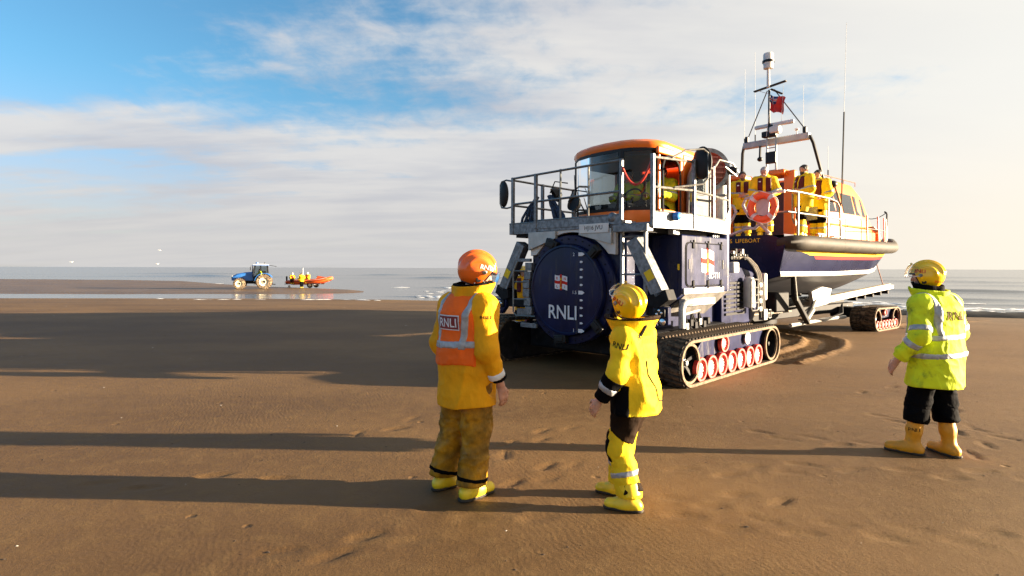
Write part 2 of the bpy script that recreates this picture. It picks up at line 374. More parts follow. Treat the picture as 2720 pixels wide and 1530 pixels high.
tag(grid_mesh('beach', GX, GY, GZ, SAND), 'brown firm sand beach sloping gently to the sea', 'beach', kind='structure')
# sea
def sea_material():
    m = bpy.data.materials.new('sea_water'); m.use_nodes = True; t = NT(m.node_tree); t.n.clear()
    out = t.node('ShaderNodeOutputMaterial'); p = t.node('ShaderNodeBsdfPrincipled'); t.l.new(p.outputs[0], out.inputs[0])
    P = t.node('ShaderNodeTexCoord').outputs['Object']
    c = t.mix(t.noise(t.mapping(P, (0.02, 0.08, 1)), 1.0, 4), (0.080, 0.085, 0.085), (0.14, 0.13, 0.115))
    t.l.new(c, p.inputs['Base Color']); p.inputs['Roughness'].default_value = 0.16; p.inputs['IOR'].default_value = 1.33
    h = t.math('ADD', t.math('MULTIPLY', t.noise(t.mapping(P, (0.5, 1.6, 1), rot=(0, 0, R(18))), 1.1, 5, 0.6), 0.16), t.math('MULTIPLY', t.noise(t.mapping(P, (0.10, 0.34, 1), rot=(0, 0, R(18))), 1.0, 3, 0.5), 0.40))
    b = t.node('ShaderNodeBump', inp={'Height': h, 'Strength': 0.16, 'Distance': 1.0}); t.l.new(b.outputs[0], p.inputs['Normal'])
    return m
SEA = sea_material()
# breaking swells: (offshore distance, height, width, x from, x to)
SWELLS = [(1.6, 0.10, 0.55, -6, 80), (5.0, 0.24, 0.8, -20, 80), (10.5, 0.16, 1.2, -30, 200), (17, 0.30, 1.8, -40, 200), (27, 0.28, 2.2, -60, 260), (41, 0.40, 3.2, -40, 300), (62, 0.50, 4.2, -90, 400), (96, 0.6, 6, -200, 500), (150, 0.6, 8, -400, 700)]
def swell(x, t):
    z = 0
    for k, (d, h, w, x0, x1) in enumerate(SWELLS):
        dd = d + 0.09 * d * np.sin(x * 0.05 + k * 1.7) + 0.5 * np.sin(x * 0.21 + k)
        a = np.clip((x - x0) / 12, 0, 1) * np.clip((x1 - x) / 12, 0, 1) * (0.62 + 0.38 * np.sin(x * 0.083 + k * 2.1)) * (0.8 + 0.2 * np.sin(x * 0.31 + k))
        u = (t - dd) / w
        z = z + h * a * np.where(u < 0, np.exp(-(u * 2.2) ** 2), np.exp(-(u * 0.8) ** 2))
    calm = np.clip((x + 14) / 10, 0, 1); calm = np.maximum(calm, np.clip((t - 62 - np.clip(-x - 25, 0, 60) * .3) / 12, 0, 1))
    return z * calm
sx = axis_pts([(-9000, -600, 8), (-600, -90, 30), (-90, 70, 200), (70, 400, 40), (400, 9000, 8)])
st = axis_pts([(-1.5, 8, 60), (8, 60, 150), (60, 190, 130), (190, 900, 40), (900, 12000, 12)])
SX, ST = np.meshgrid(sx, st)
SY = shore(SX) + ST + 0.5 * np.sin(SX * 0.35) * np.exp(-ST / 6) + 0.3 * np.sin(SX * 0.9 + 1) * np.exp(-ST / 3)
tag(grid_mesh('sea', SX, SY, SEA_Z + 0.012 + swell(SX, ST), SEA), 'grey sea with low swells rolling in', 'sea', kind='structure')
# foam along the swells and the water's edge: thin uneven patches of froth
FOAM = mat('sea_foam', (0.80, 0.80, 0.78), 0.8, var=0.08, vscale=3, bump=0.02, bscale=9)
def foam_band(k, d, w, x0, x1, seed, dens, step=0.35):
    b = MB(); rs = np.random.RandomState(seed); x = x0
    while x < x1:
        x += step * (0.4 + rs.rand() * 1.6)
        if rs.rand() > dens * (0.55 + 0.45 * math.sin(x * 0.23 + seed)): continue
        if k is None: dd = d
        else: dd = SWELLS[k][0] + 0.09 * SWELLS[k][0] * math.sin(x * 0.05 + k * 1.7) + 0.5 * math.sin(x * 0.21 + k) + d
        t0 = dd + w * rs.normal() * 0.5
        n = 9; th = np.linspace(0, 2 * math.pi, n, endpoint=False); rx = step * (0.8 + 1.5 * rs.rand()); ry = w * (0.18 + 0.4 * rs.rand())
        px = x + np.cos(th) * rx * (0.6 + 0.6 * rs.rand(n)); pt = t0 + np.sin(th) * ry * (0.5 + 0.8 * rs.rand(n))
        py = shore(px) + pt + 0.5 * np.sin(px * 0.35) * np.exp(-np.maximum(pt, 0) / 6) + 0.3 * np.sin(px * 0.9 + 1) * np.exp(-np.maximum(pt, 0) / 3)
        pz = SEA_Z + 0.012 + swell(px, pt) + 0.012
        ctr = np.array([[px.mean(), py.mean(), pz.max() + 0.05 * rs.rand() + 0.015]])
        b.add(np.concatenate([np.stack([px, py, pz], 1), ctr]), [(i, (i + 1) % n, n) for i in range(n)])
    return b.obj('sea_foam', FOAM, None, smooth=60)
for k, (kk, d, w, x0, x1, dens, step) in enumerate([(0, -0.2, 0.3, -4, 60, 0.8, 0.25), (1, -0.35, 0.6, -8, 60, 0.75, 0.3), (2, -0.5, 0.8, -8, 10, 0.5, 0.4), (3, -0.5, 1.0, -10, 2, 0.6, 0.4), (4, -0.6, 1.4, -16, 6, 0.35, 0.6), (None, -1.2, 0.3, -40, 60, 0.45, 0.4), (5, -1.0, 2, -120, -30, 0.3, 1.2), (1, -0.6, 0.8, 9, 60, 0.9, 0.35), (2, -0.5, 0.9, 12, 70, 0.75, 0.4)]):
    tag(foam_band(kk, d, w, x0, x1, 20 + k, dens, step), kind='stuff', label=['white froth at the edge of the water', 'white froth on the first breaking swell', 'white froth on the second swell', 'white froth on the third swell', 'scattered froth on the fourth swell', 'thin froth left along the wet sand', 'scattered froth far out', 'thick froth of the first swell beyond the dark ridge', 'froth of the second swell beyond the dark ridge'][k], cat='foam')
# sandbar the blue tractor stands on
def gpt(px, py, z):
    k = 1550.0; y = k * (1.75 - z) / (py - 712 - 0.003 * (px - 1360)); return ((px - 1360) / k * y, y)
bar_far = [(-300, 738), (30, 740), (300, 742), (480, 745), (560, 751), (640, 757), (760, 762), (900, 768), (985, 773)]
bar_near = [(-300, 782), (30, 783), (300, 783.5), (480, 782.5), (560, 781.5), (640, 781), (760, 781), (900, 779), (985, 775.5)]
rows = []
for (a, b), (c, d) in zip(bar_far, bar_near):
    f, n = vec(gpt(a, b, -0.7)), vec(gpt(c, d, -0.7)); rows.append([n + (f - n) * k for k in np.linspace(0, 1, 24)])
rows = np.array(rows); fine = []
for k in np.linspace(0, len(rows) - 1, 90):
    i = min(int(k), len(rows) - 2); fine.append(rows[i] * (1 - k + i) + rows[i + 1] * (k - i))
fine = np.array(fine); s = np.linspace(0, 1, 24)[None, :]; e = np.linspace(0, 1, 90)[:, None]
jit = fbm(np.concatenate([fine, fine[..., :1] * 0], -1), 0.35, 9, 3)
fine[:, :, 1] += 0.9 * jit * (np.minimum(s, 1 - s) < 0.02)
zz = SEA_Z - 0.03 + 0.125 * np.clip(np.minimum(s, 1 - s) * 9, 0, 1) * np.clip((1 - e) * 12, 0, 1) + 0.018 * fbm(np.concatenate([fine, fine[..., :1] * 0], -1), 0.5, 11, 3)
tag(grid_mesh('sandbar', fine[..., 0], fine[..., 1], zz, WETSAND), 'low wet sandbar beyond the shallow channel', 'sandbar', kind='structure')
# ------------------------------------------------------------------ tracked launch tractor (x back towards the boat, y to its left, z up)
def stadium(x0, x1, zc0, r0, zc1, r1, n=10, flat=0.0):
    """closed belt path in (x,z) round two drums, counter-clockwise from the lower front; returns points"""
    pts = []
    for i in range(n + 1):
        a = R(90) + R(180) * i / n; pts.append((x0 + r0 * math.cos(a), zc0 + r0 * math.sin(a)))
    for k in np.linspace(0, 1, 34)[1:-1]: pts.append((x0 + (x1 - x0) * k, zc0 - r0 + (zc1 - r1 - zc0 + r0) * k))
    for i in range(n + 1):
        a = R(270) + R(180) * i / n; pts.append((x1 + r1 * math.cos(a), zc1 + r1 * math.sin(a)))
    for k in np.linspace(0, 1, 34)[1:-1]: pts.append((x1 + (x0 - x1) * k, zc1 + r1 + (zc0 + r0 - zc1 - r1) * k))
    return np.array(pts)
def resample(P, step):
    Q = np.concatenate([P, P[:1]]); d = np.r_[0, np.cumsum(np.linalg.norm(np.diff(Q, axis=0), axis=1))]
    n = max(8, int(round(d[-1] / step))); s = np.linspace(0, d[-1], n, endpoint=False)
    return np.stack([np.interp(s, d, Q[:, k]) for k in range(2)], 1)
WHEEL_ME = {}
def road_wheel(parent, x, y, z, r, w, sgn, kind='road'):
    """wheel with its axle along y; sgn = outward side"""
    key = (kind, round(r, 3), round(w, 3), sgn)
    if key not in WHEEL_ME:
        s = sgn
        b = MB(); b.lathe((0, 0, 0), (0, s, 0), [(0.0, -w), (r * 0.95, -w), (r, -w * 0.9), (r, -0.02), (r * 0.97, 0.0), (r * 0.80, 0.0), (r * 0.74, -0.03), (r * 0.55, -0.05), (0, -0.05)], 28)
        me = b.data('wheel_rim'); me.materials.append(RED); me.polygons.foreach_set('use_smooth', [True] * len(me.polygons)); me.set_sharp_from_angle(angle=R(35))
        h = MB(); h.lathe((0, 0, 0), (0, s, 0), [(0, -0.055), (r * 0.52, -0.055), (r * 0.52, -0.030), (r * 0.47, -0.022), (0, -0.022)], 20)
        hm = h.data('hub_plate'); hm.materials.append(WHITE)
        bo = MB()
        for k in range(8):
            a = k * math.pi / 4; bo.cyl((math.cos(a) * r * .36, s * -0.024, math.sin(a) * r * .36), (math.cos(a) * r * .36, s * -0.012, math.sin(a) * r * .36), r * .05, n=6)
        bm_ = bo.data('hub_bolts'); bm_.materials.append(DARK)
        WHEEL_ME[key] = (me, hm, bm_)
    a, b_, c = WHEEL_ME[key]
    o = share('road_wheel', a, parent, (x, y, z)); share('hub_plate', b_, o); share('hub_bolt_ring', c, o)
    return o
def make_track(parent, yo, yi, x0, x1, zc0, r0, zc1, r1, wheels, wr, detail=True, ret=None, white=None, lugs='all'):
    """yo outer side, yi inner side (local y)"""
    s = 1 if yo > yi else -1
    path = resample(stadium(x0, x1, zc0, r0 - 0.05, zc1, r1 - 0.05), 0.055)
    n = len(path); T = np.roll(path, -1, 0) - np.roll(path, 1, 0); T /= np.linalg.norm(T, axis=1)[:, None]
    N = np.stack([T[:, 1], -T[:, 0]], 1)
    if ((path - path.mean(0)) * N).sum() < 0: N = -N
    ins, outs = path, path + N * 0.03
    ring = []
    for i in range(n):
        ring.append([(outs[i, 0], yo, outs[i, 1]), (outs[i, 0], yi, outs[i, 1]), (ins[i, 0], yi, ins[i, 1]), (ins[i, 0], yo, ins[i, 1])])
    belt = MB().loft(np.array(ring), cap=False, close=True).obj('track_belt', TREAD, parent, 35)
    # sand-caked outer edge of the belt
    ring = []
    for i in range(n):
        o_, i_ = path[i] + N[i] * 0.034, path[i] - N[i] * 0.006
        ring.append([(o_[0], yo + s * 0.008, o_[1]), (o_[0], yo - s * 0.03, o_[1]), (i_[0], yo - s * 0.03, i_[1]), (i_[0], yo + s * 0.008, i_[1])])
    MB().loft(np.array(ring), cap=False, close=True).obj('belt_edge', SANDYEDGE, belt, 35)
    # tread lugs: two rows of slanted bars
    W = abs(yo - yi); lp = resample(path, 0.105); m = len(lp); LT = np.roll(lp, -1, 0) - np.roll(lp, 1, 0); LT /= np.linalg.norm(LT, axis=1)[:, None]
    LN = np.stack([LT[:, 1], -LT[:, 0]], 1)
    if ((lp - lp.mean(0)) * LN).sum() < 0: LN = -LN
    def lug_shape(side):
        b = MB(); y0, y1 = (0.02, W * 0.40) if side == 0 else (W * 0.60, W - 0.02); sk = 0.06
        sh = (sk, 0) if side == 0 else (0, sk)
        vs = []
        for yy, dx in ((y0, sh[0]), (y1, sh[1])):
            for xx, zz in ((-0.032, 0), (0.032, 0), (0.022, 0.034), (-0.022, 0.034)): vs.append((xx + dx - sk / 2, yy, zz))
        b.add(vs, [(0, 1, 2, 3), (7, 6, 5, 4), (0, 4, 5, 1), (1, 5, 6, 2), (2, 6, 7, 3), (3, 7, 4, 0)]); return b
    mes = []
    for side in (0, 1):
        me = lug_shape(side).data('tread_lug'); me.materials.append(TREAD); mes.append(me)
    rest = MB(); cnt = 0
    for i in range(m):
        M = Matrix(((LT[i, 0], 0, LN[i, 0], lp[i, 0] + LN[i, 0] * 0.028), (0, -s, 0, yo), (LT[i, 1], 0, LN[i, 1], lp[i, 1] + LN[i, 1] * 0.028), (0, 0, 0, 1)))
        seen = lugs == 'all' or (lugs == 'front' and LN[i, 0] < -0.25) or (lugs == 'top' and (LN[i, 1] > 0.3 or LN[i, 0] < -0.2))
        for side in (0, 1):
            if seen: share('tread_lug', mes[side], belt, M=M)
            else:
                vs = np.array([v.co[:] for v in mes[side].vertices]); Mn = np.array(M); vs = vs @ Mn[:3, :3].T + Mn[:3, 3]
                rest.add(vs, [tuple(p.vertices) for p in mes[side].polygons]); cnt += 1
    if cnt: tag(rest.obj('tread_lug_rows', TREAD, belt, 0), kind='stuff')
    # end drums
    for nm, x, z, r in (('drive_drum', x0, zc0, r0 - 0.06), ('idler_wheel', x1, zc1, r1 - 0.06)):
        b = MB(); w = W - 0.08
        b.lathe((x, yo - s * 0.03, z), (0, s, 0), [(0, -w), (r, -w), (r, 0), (r * 0.90, 0), (r * 0.88, -0.14), (r * .2, -0.16), (0, -0.16)], 30)
        d = b.obj(nm, DARK, parent)
        part('drum_rim', SANDYEDGE, d, lambda q: q.lathe((x, yo - s * 0.03, z), (0, s, 0), [(r * 1.005, -0.03), (r * 1.005, 0.004), (r * 0.88, 0.004), (r * 0.88, -0.03)], 30, cap=False))
        part('drum_hub', GALV if nm == 'drive_drum' else DARK, d, lambda q: q.lathe((x, yo - s * 0.19, z), (0, s, 0), [(0, 0), (r * .3, 0), (r * .28, .05), (r * .15, .06), (r * .13, .11), (0, .12)], 14))
        if nm == 'drive_drum':
            for k in range(5):
                a = R(72 * k + 20); part('drum_spoke', DARK, d, lambda q: q.bar((x + math.cos(a) * r * .2, yo - s * .15, z + math.sin(a) * r * .2), (x + math.cos(a) * r * .88, yo - s * .12, z + math.sin(a) * r * .88), .05, .05, (0, 1, 0)))
    # frame beam between the drums
    b = MB(); b.prism([(x0 + .25, .42), (x0 + .55, .66), (x1 - .25, .66), (x1 - .05, .45), (x1 - .3, .36), (x0 + .3, .34)], 0, 1, lambda p, q, h: (p, yo - s * (0.12 + h * (W - 0.3)), q)); b.obj('track_frame', NAVY, parent, bevel=0.01); part('roller_bank', DARK, parent, lambda q: [q.cyl((x, yo - s * 0.11, wr + .055), (x, yi + s * .12, wr + .055), wr * .97, n=16) for x in wheels]); part('added_inner_plate', DARK, parent, lambda q: q.prism([(x0 + .1, .07), (x0 + .25, .60), (x1 - .2, .60), (x1 - .05, .07)], 0, .04, lambda a, c, h: (a, yi + s * (.02 + h), c)))  # last part: dark plate added on the inner side to hide sunlit rollers
    for x in wheels:
        road_wheel(parent, x, yo - s * 0.03, wr + 0.055, wr, 0.07, s)
    if ret: road_wheel(parent, ret[0], yo - s * 0.03, ret[1], wr * 0.78, 0.07, s, 'ret')
    if white:
        w_ = MB(); w_.lathe((white[0], yo - s * 0.09, white[1]), (0, s, 0), [(0, 0), (.10, 0), (.11, .01), (.11, .03), (.05, .04), (0, .045)], 9); w_.obj('roller_plate', WHITE, parent)
    return belt

def rounded(pts, r, n=5):
    """round the corners of a 2-D polygon"""
    out = []; m = len(pts)
    for i in range(m):
        p0, p1, p2 = vec(pts[i - 1]), vec(pts[i]), vec(pts[(i + 1) % m]); rr = r[i] if hasattr(r, '__len__') else r
        a, b = (p0 - p1), (p2 - p1); la, lb = np.linalg.norm(a), np.linalg.norm(b); rr = min(rr, la * .45, lb * .45)
        if rr < 1e-4: out.append(tuple(p1)); continue
        for k in range(n + 1):
            t = k / n; q0, q1 = p1 + a / la * rr, p1 + b / lb * rr
            out.append(tuple((1 - t) ** 2 * q0 + 2 * t * (1 - t) * p1 + t * t * q1))
    return out
def rail_part(parent, name, pts, r=0.021, m=None, n=8): return part(name, m or STEEL, parent, lambda b: b.tube(pts, r, n))
def emblem(parent, O, xd, yd, h, m_off=0.004):
    """house flag: white cloth, red cross with anchor and crown, four letters"""
    O, xd, yd = vec(O), vec(xd), vec(yd); nr = np.cross(xd, yd); w = h * 1.18
    def P(a, b, k=0.0): return O + xd * (a * w) + yd * ((b - a * 0.0 + 0.03 * math.sin(a * 7 + .5)) * h - a * 0.12 * h) + nr * (m_off + k)
    b = MB(); n = 12
    def cloth(b, a0, a1, b0, b1, k):
        A = np.linspace(a0, a1, n)
        b.add([P(a, b0, k) for a in A] + [P(a, b1, k) for a in A], [(i, i + 1, n + i + 1, n + i) for i in range(n - 1)])
    cloth(b, -.5, .5, -.5, .5, 0); fl = b.obj('flag_emblem', PRINTW, parent, 0, fixn=False)
    c = MB(); cloth(c, -.5, .5, -.11, .11, .0015); cloth(c, -.09, .09, -.58, .58, .0022); c.obj('flag_cross', PRINTR, fl, 0, fixn=False)
    y = MB(); y.add([P(*q, .0035) for q in ((-.055, .16), (.055, .16), (.07, .34), (.03, .25), (0, .38), (-.03, .25), (-.07, .34))], [tuple(range(7))])
    y.add([P(*q, .0035) for q in ((-.012, -.42), (.012, -.42), (.012, .08), (-.012, .08))], [(0, 1, 2, 3)])
    y.add([P(*q, .0038) for q in ((-.075, -.26), (-.05, -.34), (0, -.39), (.05, -.34), (.075, -.26), (.05, -.42), (0, -.47), (-.05, -.42))], [tuple(range(8))])
    y.obj('flag_anchor', PRINTY, fl, 0, fixn=False)
    for ch, a, bb in (('R', -.30, .30), ('N', .30, .30), ('L', -.30, -.30), ('I', .30, -.30)):
        t = MB(); t.text(ch, P(a, bb, .002), xd, yd, h * .2); t.obj('flag_letter', PRINTR, fl, 0, fixn=False)
    return fl

def launch_tractor():
    A = R(46); T = thing('launch_tractor', 'navy and orange tracked launch tractor with round hatch, railed deck and tall cab', 'tractor', (1.051, 10.077, -.025), A)
    X, Y, Z = vec((1, 0, 0)), vec((0, 1, 0)), vec((0, 0, 1))
    # tracks
    wl = [0.40 + 0.367 * k for k in range(7)]
    make_track(T, -2.2, -1.47, 0.03, 3.22, 0.372, 0.36, 0.375, 0.355, wl, 0.185, ret=(1.22, 0.565), white=(2.2, 0.565), lugs='all')
    make_track(T, 2.2, 1.40, -0.05, 3.22, 0.42, 0.42, 0.375, 0.355, wl, 0.185, ret=(1.22, 0.565), lugs='front')
    # hull body
    def body(b):
        prof = rounded([(0.30, .62), (0.10, .95), (0.10, 2.32), (0.30, 2.40), (3.3, 2.40), (3.5, 2.2), (3.5, .95), (3.3, .6)], .08)
        b.prism(prof, -1.02, 1.02, lambda a, c, h: (a, h, c))
    part('hull', NAVY, T, body, bevel=0.01)
    part('added_belly_box', DARK, T, lambda b: b.box((1.75, 0, .50), (2.7, 2.72, .46)), bevel=.04)  # dark filler box added under the hull to block sun between the tracks
    part('axle_beam', DARK, T, lambda b: (b.box((1.6, 0, .5), (.5, 3.0, .34)), b.box((2.9, 0, .55), (.4, 2.9, .3))), bevel=.02)
    for sy in (-1, 1):
        def pontoon(b):
            prof = rounded([(-1.60, 1.36), (-1.60, 2.34), (-1.03, 2.34), (-1.03, 1.05), (-1.20, 1.02)], .03)
            b.prism(prof, 0.84, 2.62, lambda a, c, h: (h, a * -sy, c))
        pb = part('side_box', NAVY, T, pontoon, bevel=.008)
        # rounded rear corner column and tapering skirt below it
        part('corner_column', NAVY, pb, lambda b: b.cyl((2.63, sy * 1.47, 1.36), (2.63, sy * 1.47, 2.60), .135, n=28))
        def skirt(b):
            r0 = [(2.76, sy * 1.48, 1.36), (2.62, sy * 1.60, 1.36), (1.0, sy * 1.60, 1.36), (1.0, sy * 1.05, 1.36), (2.76, sy * 1.05, 1.36)]
            r1 = [(2.2, sy * 1.3, .96), (2.1, sy * 1.38, .96), (.9, sy * 1.30, 1.02), (.9, sy * 1.05, 1.02), (2.2, sy * 1.05, .96)]
            b.loft(np.array([r0, r1]))
        part('box_skirt', mat('skirt_grey', (.16, .15, .14), .5, var=.15, spec=.3, dirt=.3, dcol=(.2, .14, .08)), pb, skirt)
        part('trim_rail', ALU, pb, lambda b: (b.box((1.62, sy * 1.615, 1.40), (1.5, .03, .10)), b.box((1.5, sy * 1.55, 1.21), (1.1, .12, .12))), bevel=.006)
        # access panel with latches
        pn = part('access_panel', NAVY, pb, lambda b: b.prism(rounded([(.97, 1.49), (2.40, 1.49), (2.40, 2.20), (.97, 2.20)], .10), 0, .02, lambda a, c, h: (a, sy * (1.602 + h), c)), bevel=.004)
        seal = rounded([(.96, 1.48), (2.41, 1.48), (2.41, 2.21), (.96, 2.21)], .11)
        part('panel_seal', BLACK, pn, lambda b: b.tube([(a, sy * 1.604, c) for a, c in seal], .012, 6, close=True))
        for lx in (1.18, 1.72, 2.24):
            for lz in (2.17, 1.52):
                part('panel_latch', DARK, pn, lambda b: (b.box((lx, sy * 1.632, lz), (.055, .024, .10)), b.cyl((lx, sy * 1.64, lz - .06), (lx, sy * 1.64, lz + .06), .012, n=8), b.box((lx, sy * 1.64, lz - .07 if lz < 1.8 else lz + .07), (.035, .03, .03))), bevel=.004)
        for lx in (1.05, 2.33): part('panel_grip', BLACK, pn, lambda b: b.box((lx, sy * 1.626, 1.85), (.03, .012, .16)))
        for k in range(5): part('trim_bolt', DARK, pb, lambda b: b.cyl((1.0 + .3 * k, sy * 1.63, 1.40), (1.0 + .3 * k, sy * 1.638, 1.40), .014, n=6))
        if sy < 0:
            emblem(pn, (1.72, -1.624, 1.90), X, Z, .40)
            t = MB(); t.text('SC-T11', (1.98, -1.626, 1.655), X, Z, .105); t.obj('lettering', PRINTW, pn, 0, fixn=False)
        # yellow notice on the front of the box
        part('notice_plate', PRINTY, pb, lambda b: b.box((.832, sy * 1.50, 1.80), (.008, .12, .10)))
        # front face frame of the box, dark inner bay
        part('box_front', NAVY, pb, lambda b: b.box((.835, sy * 1.30, 1.86), (.018, .46, .86)), bevel=.004)
    # exhaust elbow and drain under the right box
    part('bent_pipe', ALU, T, lambda b: (b.tube([(.62, -1.72, .82), (.62, -1.72, 1.12), (.66, -1.72, 1.19), (.74, -1.72, 1.22), (1.0, -1.72, 1.23)], .055, 12), b.tube([(.72, -1.70, 1.03), (1.5, -1.58, 1.06)], .022, 8)))
    part('hose_loom', DARK, T, lambda b: [b.tube([(1.0 + .09 * k, -1.55 + .04 * (k % 3), 1.0), (1.05 + .1 * k, -1.5, .85 + .03 * math.sin(k * 2)), (1.2 + .11 * k, -1.52, .70), (1.32 + .12 * k, -1.45, .60)], .018, 6) for k in range(8)])
    [part('valve_block', DARK if k % 3 else STEEL, T, lambda b: b.box((1.15 + .16 * k, -1.5, .80 + .05 * (k % 2)), (.10, .10, .12)), bevel=.01) for k in range(6)]
    # white arch above the hatch
    def arch(b):
        Rr = 1.0; c = (0.07, 1.40)
        top = [(1.05, 2.42), (1.05, 2.06)]; arc = []
        for k in range(25):
            a = R(38) + R(104) * k / 24; arc.append((c[0] - Rr * math.cos(R(180) - a) * 1.0, c[1] + Rr * math.sin(a)))
        arc = sorted(arc, key=lambda p: -p[0])
        poly = [(1.0, 2.44)] + [(1.0, 2.0)] + [p for p in arc if abs(p[0] - c[0]) < .80] + [(-.86, 2.0), (-.86, 2.44)]
        b.prism(poly, .02, .10, lambda a, cc, h: (h, a, cc))
    part('hatch_arch', WHITE, T, arch, bevel=.006)
    for y0, y1, zl, zr in ((1.0, .36, 2.10, 2.30), (-.16, -.82, 2.34, 2.17)):
        part('arch_plate', ALU, T, lambda b: b.prism([(y0, 2.43), (y1, 2.43), (y1, zr), (y0, zl)], -.05, .018, lambda a, c, h: (h, a, c)), bevel=.004)
    pl = part('number_plate', WHITE, T, lambda b: b.box((-.062, -.48, 2.44), (.012, .60, .155)), bevel=.004)
    t = MB(); t.text('HJ16 JVU', (-.0695, -.48, 2.44), -Y, Z, .092); t.obj('lettering', PRINTB, pl, 0, fixn=False)
    # the round hatch: flange ring, door disc, dogs, hinge
    hc = (0.07, 1.40)
    ring = part('hatch_ring', NAVY, T, lambda b: b.lathe((0.10, hc[0], hc[1]), (-1, 0, 0), [(.60, 0), (.95, 0), (.95, .10), (.93, .13), (.80, .13), (.79, .10), (.60, .10)], 72, cap=False))
    for k in range(36):
        a = R(10 * k); yy, zz = hc[0] + .88 * math.cos(a), hc[1] + .88 * math.sin(a)
        part('ring_bolt', DARK, ring, lambda b: b.cyl((-.03, yy, zz), (-.042, yy, zz), .014, n=6))
    disc = part('hatch_door', NAVY, T, lambda b: b.lathe((-.02, hc[0], hc[1]), (-1, 0, 0), [(.0, 0), (.785, 0), (.785, .10), (.775, .115), (.745, .12), (.73, .105), (.45, .125), (0, .135)], 80))
    for k in range(11):
        z = .725 + .1285 * k; big = k % 5 == 0; x = -.1505 - .001
        w, h = (.13, .062) if big else (.068, .034)
        fy = -.30
        part('level_mark', PRINTW, disc, lambda b: b.add([(x, fy + w * .5, z - h / 2), (x, fy - w * .12, z - h / 2), (x, fy - w * .5, z), (x, fy - w * .12, z + h / 2), (x, fy + w * .5, z + h / 2)], [(0, 1, 2, 3, 4)]), 0)
    for s_, z in (('1', .725), ('1.5', 1.3675), ('2', 2.01)):
        t = MB(); t.text(s_, (-.156, -.14 - (.02 if s_ == '1.5' else 0), z), -Y, Z, .055); t.obj('lettering', PRINTW, disc, 0, fixn=False)
    t = MB(); t.text('RNLI', (-.162, .10, 1.02), -Y, Z, .235, xs=.92); t.obj('lettering', PRINTW, disc, 0, fixn=False)
    emblem(disc, (-.160, .13, 1.53), -Y, Z, .235)
    for a in (112, 48, -42, -98):
        yy, zz = hc[0] - .86 * math.cos(R(a)), hc[1] + .86 * math.sin(R(a)); M = np.array(Matrix.Rotation(R(a - 90), 3, 'X'))
        part('hatch_dog', BLACK, ring, lambda b: (b.box((-.085, yy, zz), (.10, .26, .15), M=M), b.box((-.14, yy, zz), (.03, .16, .09), M=M)), bevel=.012)
    part('hatch_hinge', GALV, ring, lambda b: [b.box((-.06, 1.02 - .03 * abs(k - 2.5), 1.0 + .16 * k), (.10, .16, .15)) for k in range(6)], bevel=.008)
    for cc, sz in (((-.05, 1.08, 1.92), (.06, .3, .06)), ((-.05, 1.08, .96), (.08, .34, .13)), ((-.02, 1.0, .72), (.05, .4, .08))): part('hinge_arm', GALV, ring, lambda b: b.box(cc, sz), bevel=.006)
    # slanting galvanised legs left and right
    for sy in (-1, 1):
        leg = part('slanted_leg', GALV, T, lambda b: b.bar((.06, sy * 1.22, 2.24), (.06, sy * 1.70, 1.36), .16, .24, (1, 0, 0)), bevel=.012)
        part('leg_flange', GALV, leg, lambda b: b.bar((-.04, sy * 1.15, 2.20), (-.04, sy * 1.63, 1.33), .10, .03, (1, 0, 0)), bevel=.004)
        part('warning_label', PRINTY, leg, lambda b: b.bar((-.062, sy * 1.49, 1.74), (-.062, sy * 1.57, 1.60), .13, .004, (1, 0, 0)))
        part('leg_foot', DARK, leg, lambda b: b.prism([(sy * 1.52, 1.36), (sy * 1.80, 1.46), (sy * 1.86, 1.30), (sy * 1.66, 1.16), (sy * 1.50, 1.2)], -.06, .2, lambda a, c, h: (h, a, c)), bevel=.01)
        lb = part('lamp_bracket', NAVY, T, lambda b: b.prism([(sy * 1.58, 1.19), (sy * 1.84, 1.19), (sy * 1.84, .92), (sy * 1.70, .90), (sy * 1.58, 1.04)], -.04, .06, lambda a, c, h: (h, a, c)), bevel=.012)
        part('square_lamp', BLACK, lb, lambda b: b.box((-.06, sy * 1.71, 1.10), (.05, .19, .14)), bevel=.02)
        for dy, dz in ((-.04, .0), (.04, -.02), (0, .035)): part('lamp_lens', CHROME, lb, lambda b: b.sphere((-.083, sy * 1.71 + dy, 1.10 + dz), (.012, .024, .024)))
        part('round_lamp', CHROME, lb, lambda b: b.lathe((-.04, sy * 1.76, .965), (-1, 0, 0), [(0, 0), (.05, 0), (.05, .03), (.04, .035), (0, .045)], 16))
        part('front_beam', DARK, T, lambda b: b.box((.10, sy * 1.3, 1.12), (.18, .9, .16)), bevel=.02)
    # tube guard beside the hatch
    part('side_guard', STEEL, T, lambda b: (b.tube([(-.10, .78, .90), (-.16, 1.20, .90), (-.17, 1.26, .97), (-.17, 1.26, 1.72), (-.14, 1.18, 1.90)], .016, 8), b.tube([(-.17, 1.26, 1.52), (-.10, .98, 1.52)], .014, 8), b.tube([(-.17, 1.26, 1.20), (-.10, .98, 1.20)], .014, 8), b.tube([(-.17, 1.26, 1.72), (-.10, 1.0, 1.72)], .014, 8)))
    # ladder
    for y in (-1.00, -1.43): part('ladder_rail', GALV, T, lambda b: b.box((.0, y, 1.70), (.06, .045, 1.46)), bevel=.005)
    for k in range(5): part('ladder_rung', GALV, T, lambda b: b.cyl((.0, -1.43, 1.08 + .30 * k), (.0, -1.0, 1.08 + .30 * k), .017, n=8))
    part('ladder_step', GALV, T, lambda b: b.box((-.03, -1.215, 2.41), (.18, .62, .11)), bevel=.006)
    # deck platform
    deckp = [(0, 1.52), (0, -1.55), (.95, -1.75), (1.8, -1.68), (2.7, -1.56), (2.75, -1.2), (3.4, -1.1), (3.4, 1.52)]
